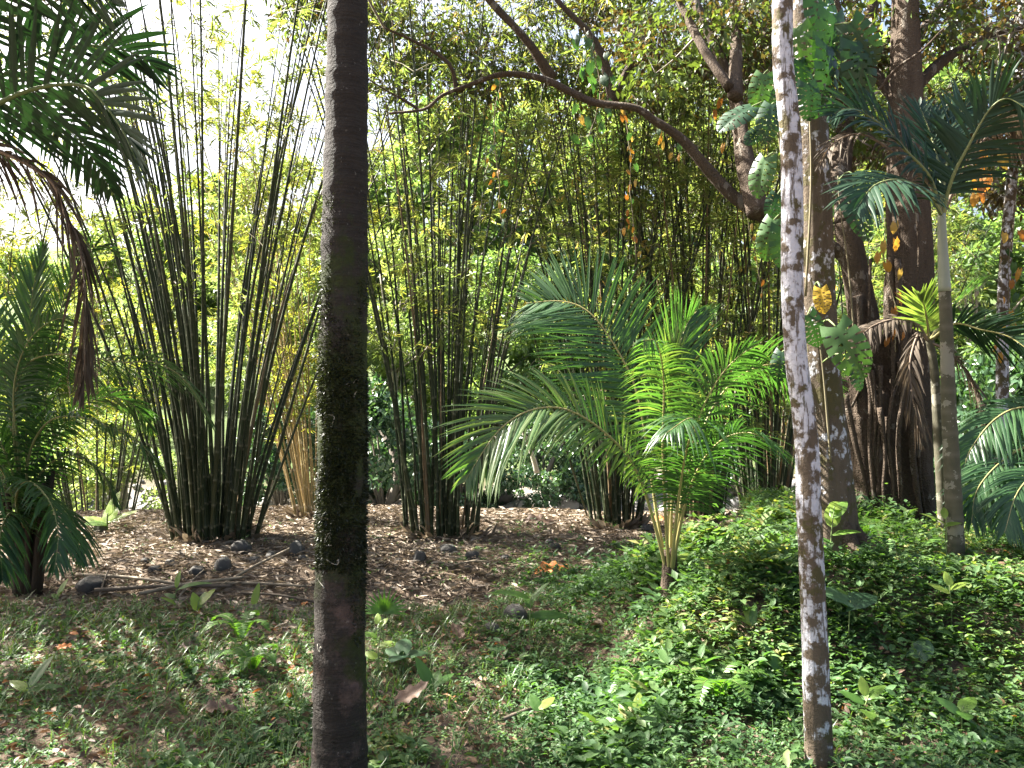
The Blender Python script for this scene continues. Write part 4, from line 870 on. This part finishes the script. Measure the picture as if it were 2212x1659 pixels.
# ------------------------------------------------------------------ stones and poles in the clearing
STN = [stone_mesh('stone', s, G['rock'], 3, .72, .25) for s in (31, 32, 33, 34)]
for q, (px, py, wd, lab) in enumerate([
 (520, 1196, 54, 'dark stone right at the foot of the dense bamboo clump'), (638, 1198, 48, 'dark angular stone next to the mossy trunk, in the bamboo litter'),
 (480, 1236, 52, 'dark stone in front of the dense bamboo, behind the slanting pole'), (333, 1240, 28, 'small pointed stone above the horizontal poles'),
 (190, 1280, 66, 'large rounded stone lying beside the feather palm foot'), (213, 1152, 40, 'dark stone below the bright broad-leaved plant'),
 (582, 1210, 34, 'small stone between the two dark stones near the mossy trunk'), (547, 1214, 24, 'smallest stone at the end of the slanting pole'),
 (313, 1220, 22, 'little brown stone in the litter above the pointed stone'), (363, 1226, 26, 'little brown stone beside the pointed stone'),
 (127, 1198, 60, 'flat dark stone behind the drooping feather palm frond'), (423, 1248, 44, 'brown flat stone just behind the pile of poles'),
 (655, 1212, 22, 'tiny stone touching the mossy trunk outline'), (904, 1216, 38, 'dark pyramid stone in front of the middle bamboo clump'),
 (967, 1196, 40, 'round dark stone nearest to the middle bamboo clump'), (1020, 1210, 32, 'low flat stone in a row in front of the middle bamboo clump'),
 (1092, 1212, 24, 'upright small stone at the end of the row before the middle bamboo'), (1188, 1178, 24, 'rear stone of the pair beneath the low coconut frond'),
 (1199, 1190, 27, 'front stone of the pair beneath the low coconut frond'), (784, 1200, 26, 'dark stone half hidden by the mossy trunk'),
 (1112, 1345, 62, 'dark stone in the greenery under the two-leaved seedling'), (1062, 1370, 46, 'mossy stone sunk among leaves beside the two-leaved seedling'),
 (1397, 1152, 30, 'dark stone behind the coconut stalks'), (1345, 1190, 20, 'small stone in the litter beside the coconut stalks'),
 (740, 1215, 30, 'stone hidden behind the mossy trunk'), (65, 1145, 26, 'small stone behind the feather palm trunk')]):
    if 'hidden behind the mossy trunk' in lab: continue
    p = gp(px, py); s = wd * S2 / FPX * p[1] / 2
    o = bpy.data.objects.new('stone', STN[q % 4]); COL.objects.link(o); o.location = (p[0], p[1] + s * .4, p[2] + s * .32)
    o.scale = (s * rng.uniform(.95, 1.1), s * rng.uniform(.8, 1), s * rng.uniform(.85, 1.2)); o.rotation_euler = (rng.uniform(-.2, .2), rng.uniform(-.2, .2), rng.uniform(0, 6))
    tag(o, lab, 'stone', 'stones in the clearing')
def pole(label, a, b, r, mat='pole', up0=0.03, up1=.03, name='fallen_pole', bend=.02):
    p, q = gp(*a), gp(*b); p = p + (0, 0, up0 + r * .8); q = q + (0, 0, up1 + r * .8)
    mid = (p + q) / 2 + np.array((0, 0, bend)); mid[2] = max(mid[2], gz(mid[0], mid[1]) + r)
    P = resample([p, mid, q], 26); k = (np.arange(26) % 5 == 0).astype(float)
    m = MB(); tube(m, P, np.linspace(r, r * .7, 26) * (1 + .1 * k), 8, .5, k * .6); base = P[0]
    o = m.build(name, G[mat], None, True, off=base); o.location = tuple(base); tag(o, label, 'pole', 'fallen bamboo poles')
pole('pale slanting bamboo pole leaning over the pile toward the mossy trunk', (440, 1300), (625, 1212), .017, up0=.02, up1=.12)
pole('long straw pole lying level above the pile beside the feather palm', (165, 1256), (395, 1274), .02)
pole('dark pole along the front of the pile, partly under leaves', (205, 1292), (500, 1284), .022, 'pole_dark', .05, .05)
pole('brown pole crossing the middle of the pile', (300, 1300), (525, 1270), .02, 'pole', .06, .08)
pole('grey pole at the back of the pile ending near the mossy trunk', (430, 1272), (660, 1276), .016, 'pole')
pole('thin dark pole ending at the foot of the mossy trunk', (520, 1290), (690, 1312), .014, 'pole_dark')
pole('short dark stick propped upright across the pole pile', (213, 1300), (233, 1262), .012, 'pole_dark', .0, .12, 'fallen_stick')
pole('thin pale stick rising out of the pole pile', (385, 1300), (440, 1255), .009, 'pole', .02, .1, 'fallen_stick')
pole('broken straw stick in the litter in front of the middle bamboo clump', (980, 1232), (1060, 1222), .012, 'pole', name='fallen_stick')
pole('brown cut pole lying by the bamboo beside the lichen trunk', (1560, 1142), (1640, 1132), .035, 'pole', name='fallen_pole')
pole('brown stick in the litter just behind the lichen trunk', (1610, 1190), (1700, 1205), .014, 'pole', name='fallen_stick')
pole('grey rotten stick among leaves at the bottom of the picture', (1085, 1580), (1200, 1545), .014, 'pole_dark', name='fallen_stick')

db = MB(); P = pts([(1128, 925), (1142, 962), (1152, 990), (1160, 1022)], 14.5); tube(db, resample(P, 14), np.linspace(.035, .05, 14), 8, .5)
o = db.build('bare_branch', G['rootlet'], None, True, off=P[-1]); o.location = tuple(P[-1]); tag(o, 'pale bare branch slanting in front of the dark shrub under the low frond', 'branch')
for a_, b_, lab in (((1010, 640), (1175, 880), 'thin bent cane slanting across the gap beside the middle bamboo clump'), ((800, 560), (1180, 980), 'long thin cane leaning through the middle bamboo clump'), ((1090, 430), (1270, 1120), 'leaning cane crossing behind the upper coconut frond')):
    Pc_ = pts([a_, ((a_[0] + b_[0]) / 2 - 12, (a_[1] + b_[1]) / 2 + 8), b_], 11.4, 12.0); cn = MB(); tube(cn, resample(Pc_, 24), np.linspace(.009, .016, 24) * (1 + .15 * (np.arange(24) % 4 == 0)), 6, .8, (np.arange(24) % 4 == 0) * .7)
    o = cn.build('leaning_cane', G['culm'], None, True, off=Pc_[-1]); o.location = tuple(Pc_[-1]); tag(o, lab, 'bamboo cane', 'leaning canes')
# ------------------------------------------------------------------ seedlings and single leaves
def plant(label, px, py, leaves, name='seedling', stem_h=.1, cat='seedling', group='seedlings in the undergrowth', sr=.005):
    """leaves: (azimuth deg, 0 = away from the sunny side, elevation deg, length m, mesh, start height)"""
    b = gp(px, py); o = thing(name, label, cat, b, group)
    m = MB(); tube(m, resample([(0, 0, -.03), (rng.normal(0, .01), 0, stem_h * .5), (rng.normal(0, .015), rng.normal(0, .01), stem_h)], 8) + b, np.linspace(sr, sr * .6, 8), 6, .5); m.build('stem', G['stem'], o, True)
    for (az, el, ln, me, h) in leaves:
        u = np.array((math.cos(R(az)) * math.cos(R(el)), math.sin(R(az)) * math.cos(R(el)), math.sin(R(el))))
        nn = np.array((-math.cos(R(az)) * math.sin(R(el)), -math.sin(R(az)) * math.sin(R(el)), math.cos(R(el)))) + rng.normal(0, .15, 3) + np.array((0, -.35, 0))
        child(o, me, 'leaf', o, lmat4((0, 0, h), u, nn, ln))
    return o
b0, b1, b2 = BAN; o0, o1, o2 = OVAL
plant('bright green seedling lit beside the big rounded stone by the feather palm', 125, 1310, [(60, 70, .16, b2, .08), (10, 40, .15, b2, .1), (150, 30, .12, b1, .06)], stem_h=.1)
plant('upright seedling with one long drooping leaf before the pole pile', 380, 1325, [(85, 80, .14, b2, .2), (10, 30, .26, b1, .18), (170, 20, .12, b0, .12), (200, 40, .13, b2, .07)], stem_h=.22)
plant('pair of yellow-green upright leaves glowing before the pole pile', 428, 1330, [(150, 70, .16, o2, .03), (20, 50, .17, o2, .08), (60, 75, .14, o1, .05)], stem_h=.1)
plant('single tall upright leaf near the mossy trunk', 548, 1318, [(75, 78, .22, b2, .02), (200, 30, .1, b1, .02)], stem_h=.05)
plant('tall two-leaved seedling standing in the middle of the greenery', 1145, 1395, [(165, 25, .30, b1, .32), (25, 48, .20, b0, .30), (10, 5, .28, b0, .2), (100, 40, .16, b1, .25)], stem_h=.34, sr=.007)
plant('dark arching seedling leaf in the shade beside the mossy trunk bottom', 935, 1510, [(140, 55, .22, b0, .03), (40, 25, .16, b0, .05), (80, 40, .14, o0, .04)], stem_h=.1)
plant('seedling with one glowing lime leaf at the bottom centre', 1165, 1600, [(40, 28, .12, o2, .14), (120, 40, .12, o0, .13), (200, 20, .11, o0, .08)], stem_h=.15)
plant('seedling with an upright glowing leaf at the foot of the mound', 1380, 1590, [(80, 60, .13, o2, .08), (150, 30, .16, o0, .1), (20, 45, .2, b0, .06)], stem_h=.12)
plant('dark broad leaf pair beside the glowing upright leaf', 1425, 1605, [(70, 60, .2, b0, .08), (200, 25, .14, o0, .05)], stem_h=.1)
plant('slender pale seedling growing against the coconut stalks', 1462, 1285, [(150, 45, .1, o2, .15), (30, 30, .12, o2, .22), (200, 20, .1, o1, .3), (60, 50, .1, o2, .34), (340, 20, .1, o1, .1)], stem_h=.36)
plant('bright broad-leaved plant glowing behind the dark stone, near the dense bamboo', 232, 1150, [(100, 55, .42, o2, .1), (170, 25, .38, o2, .08), (20, 30, .38, o2, .12), (60, 70, .36, o2, .2), (230, 20, .3, o1, .1)], name='broadleaf_plant', stem_h=.25, cat='plant', sr=.015)
plant('sunlit long-leaved plant at the foot of the ringed palm', 2042, 1235, [(170, 35, .16, b2, .32), (10, 20, .14, b2, .30), (190, 5, .16, b1, .22), (60, 40, .14, b2, .35)], stem_h=.36)
plant('arum plant with arrow leaf beside the lichen trunk on the mound', 1832, 1420, [(165, 30, .2, HEARTG[1], .28), (20, 20, .22, HEARTG[0], .26), (80, 40, .18, o1, .24)], name='arum_plant', stem_h=.28, cat='plant')
plant('leafy sapling in the gap beside the root flare of the grey trunk', 1798, 1240, [(20, 50, .18, o1, .36), (60, 60, .2, o2, .3), (150, 20, .14, o0, .2), (340, 25, .18, o1, .25), (40, 20, .16, o2, .42)], stem_h=.44)
plant('dark-leaved seedling low beside the foot of the lichen trunk', 1690, 1500, [(120, 60, .2, b0, .05), (180, 30, .16, o0, .05)], stem_h=.1)
plant('light green bunch of leaves on the mound crest before the lichen trunk', 1625, 1375, [(100, 60, .16, b2, .06), (160, 40, .15, b2, .06), (20, 45, .16, b2, .06), (60, 70, .14, b1, .06)], stem_h=.08)
plant('pale seedling standing on the sunny mound near the picture edge', 2055, 1370, [(160, 30, .13, o2, .2), (20, 25, .13, o2, .22), (90, 60, .1, o2, .24), (200, 10, .12, o1, .12)], stem_h=.25)
plant('round-leaved plant catching light low on the mound near the picture edge', 1985, 1470, [(30, 40, .14, HEARTG[1], .1), (150, 30, .12, o2, .08), (80, 50, .1, o1, .1)], stem_h=.12)
plant('big dark leaf with bent tip in the corner beside the picture edge', 60, 1520, [(60, 55, .2, b0, .06), (20, 20, .16, b1, .05), (160, 25, .16, b2, .05)], stem_h=.1)
plant('leafy stalk with pale oval leaves beside the mossy trunk', 815, 1460, [(160, 20, .1, o2, .1), (20, 25, .1, o2, .16), (170, 30, .1, o1, .22), (40, 40, .09, o2, .28), (100, 50, .08, o2, .3)], stem_h=.3)
plant('big heart-shaped leaf clump beside the mossy trunk', 870, 1455, [(30, 10, .17, HEARTG[1], .1), (150, 20, .14, HEARTG[1], .1), (250, 15, .15, HEARTG[0], .1), (90, 30, .13, HEARTG[1], .13)], name='arum_plant', stem_h=.12, cat='plant')
plant('shaded oval-leaved plant near the bottom edge beside the lichen trunk', 1870, 1580, [(20, 40, .14, o1, .15), (150, 30, .13, o0, .13), (260, 20, .14, o1, .1), (80, 60, .1, o2, .17)], stem_h=.18)
plant('broad-leaved seedling in the deep shade near the bottom corner', 2080, 1600, [(40, 30, .15, o1, .12), (150, 40, .14, o0, .1), (250, 15, .14, o0, .12)], stem_h=.14)
# little fan palm
fb = gp(828, 1395); fo = thing('fan_palm_seedling', 'tiny fan palm seedling right beside the mossy trunk', 'seedling', fb, 'seedlings in the undergrowth')
m = MB(); tube(m, resample([fb, fb + (0, 0, .12), fb + (.01, -.01, .22)], 8), .004, 6); m.build('stem', G['stem'], fo, True)
m = MB()
for a_ in np.linspace(-95, 95, 15):
    u = np.array([(math.sin(R(a_)), -.25, math.cos(R(a_)) * .9 + .1)]); batch(m, BLADE, (fb + (.01, -.01, .22))[None], u, np.array([(0.1, -1, .5)]), np.array([.16]), np.array([.022]), .6)
m.build('leaf', G['seedling'], fo)
# fallen leaves that can be told apart
for q, (px, py, ln, an, lab) in enumerate([(1155, 1250, .42, 10, 'large curled orange-brown fallen leaf in the middle of the shaded clearing'), (122, 1425, .12, 60, 'bright orange-red fallen leaf in the weeds under the feather palm'),
   (385, 1420, .14, 20, 'folded brown fallen leaf in the shaded weeds'), (657, 1322, .12, 100, 'small orange fallen leaf close to the mossy trunk'), (430, 1562, .20, 15, 'curved piece of brown bark lying in the sunny grass'),
   (850, 1545, .2, 30, 'dark rotten frond base beside the mossy trunk foot'), (1225, 1470, .22, 75, 'grey dry frond sheath hanging on the shaded mound flank'), (1000, 1400, .16, 120, 'rotten brown stump piece in the green hollow'),
   (1655, 1440, .14, 150, 'dry brown leaf on the bare flank of the mound'), (1410, 1068 + 65, .3, 20, 'orange bamboo sheath on the litter behind the coconut stalks'), (1130, 1136, .5, 5, 'long tan bamboo sheath on the sunlit litter')]):
    p = gp(px, py); o = bpy.data.objects.new('fallen_leaf', DRY[2] if 'orange' in lab else DRY[q % 2]); COL.objects.link(o)
    o.matrix_world = lmat4(p + np.array((0, 0, .05)), (math.cos(R(an)), math.sin(R(an)), .12), (rng.normal(0, .3), -.35, 1), ln); tag(o, lab, 'fallen leaf', 'fallen leaves')

# ------------------------------------------------------------------ ferns
def fern(label, px, py, n, L):
    b = gp(px, py); o = thing('fern', label, 'fern', b, 'ferns')
    for q in range(n):
        a = q * 6.283 / n + rng.normal(0, .3); d = np.array((math.cos(a), math.sin(a), 0))
        frond(o, [b, b + d * L * .3 + (0, 0, L * .5), b + d * L * .7 + (0, 0, L * .6), b + d * L + (0, 0, L * .42)], mat='seedling', n=22, L=L * .2, W=.018, droop=.1, a0=85, a1=60, start=.15, rr=.003, seed=200 + q + px, rnd=.5, stalk=.2)
fern('small bright fern low on the mound flank', 1545, 1540, 6, .32); fern('sunlit fern at the bottom centre of the greenery', 1390, 1520, 5, .25); fern('fern at the shaded top of the mound under the fused tree', 1870, 1190, 6, .35)
fern('pale feathery seedling in the weeds before the mossy trunk', 520, 1390, 5, .28); fern('second pale feathery seedling lower before the mossy trunk', 545, 1455, 5, .22)

# ------------------------------------------------------------------ ground cover, grass, litter
def sample(n, y0, y1):
    y = np.sqrt(rng.uniform(y0 ** 2, y1 ** 2, n)); x = rng.uniform(-1, 1, n) * (.74 * y + .5); return x, y
def moundm(x, y): return sst(.35, 1.3, x) * sst(3.6, 4.6, y) * (1 - sst(0, .9, y - (6.3 + 3.2 * sst(1.7, 3.1, x))))
def coverdens(x, y):
    nz = .5 + .5 * wob(x * 1.3 + 3, y * 1.2)
    base = np.where(x < -.2, (1 - sst(6.2, 7.1, y + .25 * np.sin(x * 3))) * (.5 + .4 * nz), (1 - sst(6.8, 9.6, y + .3 * np.sin(x * 2))) * (.6 + .5 * nz))
    base = np.maximum(base, np.where((x > -.9) & (y < 9.2), .35 * sst(.35, .7, nz), .05) * (nz > .45)); base = base * (1 - sst(11, 13, y))
    return np.clip(np.maximum(base, moundm(x, y) * (.85 + .2 * nz)), 0, 1)
def cover(y0, y1, n, tpl, parts, name, label):
    x, y = sample(n, y0, y1); k = rng.random(n) < coverdens(x, y) * (1 - .75 * sst(.28, .5, wob(x * 2.3 + 7, y * 2.6 + 1))); x, y = x[k], y[k]; n = len(x); md = moundm(x, y); rightish = sst(-.3, .5, x)
    size = (.020 + .010 * rightish + .010 * md) * rng.uniform(.55, 1.6, n); hgt = (.02 + .05 * rightish + .08 * md) * rng.uniform(.3, 1.6, n)
    big = .75 + .75 * sst(.0, .5, wob(x * 1.1 + 5, y * 1.0 + 2)) * (rng.random(n) < .6) - .2 * sst(.1, .4, wob(x * 1.6 - 3, y * 1.4)); size = size * big; hgt = hgt * (.5 + 1.0 * sst(-.3, .5, wob(x * .9 + 1, y * .8 - 4)))
    tall = rng.random(n) < .05; hgt = hgt + tall * rng.uniform(.04, .14, n)
    z = height(x, y); rn = np.clip(.40 + .16 * (1 - rightish) + .26 * md + .35 * wob(x * 2, y * 2.3) + rng.normal(0, .12, n), 0, 1)  # mound term lightens its leaves, putting sunlight into the colour
    mb = MB()
    for q in range(parts):
        a = q * 2.4 + rng.uniform(0, 6.28, n); el = rng.uniform(-.15, .75, n); d = np.stack((np.cos(a) * np.cos(el), np.sin(a) * np.cos(el), np.sin(el)), 1)
        lev = rng.uniform(.35, 1, n); P = np.stack((x, y, z + hgt * lev + .006), 1) + d * (size * .25)[:, None]
        Nn = np.stack((-np.cos(a) * np.sin(el), -np.sin(a) * np.sin(el), np.cos(el)), 1) + rng.normal(0, .3, (n, 3))
        L = size * rng.uniform(.8, 1.5, n) * 1.25; batch(mb, tpl, P, d, Nn, L, L * rng.uniform(.36, .6, n), np.clip(rn + rng.normal(0, .12, n), 0, 1))
    tag(mb.build(name, G['cover'], None), label, 'ground cover', kind='stuff'); print(name, n * parts)
cover(2.6, 5.2, 22000, LEAF6, 6, 'ground_cover', 'low leafy green ground cover carpeting the near ground')
cover(5.2, 11.5, 70000, KITE, 6, 'ground_cover', 'low leafy green ground cover on the mound top and beyond')
gr = MB()
n = 9000; x, y = sample(n, 2.4, 7.0); k = (rng.random(n) < np.where(x < .3, .8, .3)) & (wob(x * 1.7, y * 1.5 + 2) > -.25) & (rng.random(n) < coverdens(x, y) + .1); x, y = x[k], y[k]; n = len(x); z = height(x, y)
for q in range(5):
    a = rng.uniform(0, 6.28, n); el = rng.uniform(.5, 1.35, n); d = np.stack((np.cos(a) * np.cos(el), np.sin(a) * np.cos(el), np.sin(el)), 1)
    L = rng.uniform(.05, .17, n); batch(gr, BLADE, np.stack((x, y, z), 1) + rng.normal(0, .01, (n, 3)), d, np.stack((-np.cos(a) * np.sin(el), -np.sin(a) * np.sin(el), np.cos(el)), 1), L, rng.uniform(.004, .008, n), rng.random(n))
tag(gr.build('grass', G['grass']), 'thin pale grass blades among the weeds', 'grass', kind='stuff')
li = MB(); n = 80000; x, y = sample(n, 5.6, 14.2); k = rng.random(n) < np.clip(1.15 - coverdens(x, y), .12, 1); x, y = x[k], y[k]; n = len(x)
a = rng.uniform(0, 6.28, n); U = np.stack((np.cos(a), np.sin(a), rng.normal(.05, .16, n)), 1); L = rng.uniform(.05, .17, n)
batch(li, KITE, np.stack((x, y, height(x, y) + rng.uniform(.004, .03, n)), 1), U, rdir(n, .35, 1), L, L * rng.uniform(.13, .24, n), np.clip(rng.normal(.5, .25, n), 0, 1))
tag(li.build('leaf_litter', G['litter']), 'dry tan bamboo leaf litter on the clearing floor', 'leaf litter', kind='stuff')
lb2 = MB(); n = 16000; x, y = sample(n, 2.4, 7.4); k = rng.random(n) < np.where(x < 0, 1, .45); x, y = x[k], y[k]; n = len(x)
a = rng.uniform(0, 6.28, n); U = np.stack((np.cos(a), np.sin(a), rng.normal(.1, .25, n)), 1); L = rng.uniform(.02, .075, n)
batch(lb2, LEAF6, np.stack((x, y, height(x, y) + rng.uniform(.004, .04, n) + .09 * moundm(x, y) * rng.random(n)), 1), U, rdir(n, .2, 1), L, L * rng.uniform(.3, .6, n), np.clip(rng.normal(.5, .25, n), 0, 1))
tag(lb2.build('dry_leaves', G['litter_brown']), 'scattered brown dry leaves between the weeds', 'leaf litter', kind='stuff')
tot = sum(len(m_.loops) - 2 * len(m_.polygons) for m_ in bpy.data.meshes); print('triangles', tot)
for o in bpy.data.objects:
    if '_o' in o: del o['_o']
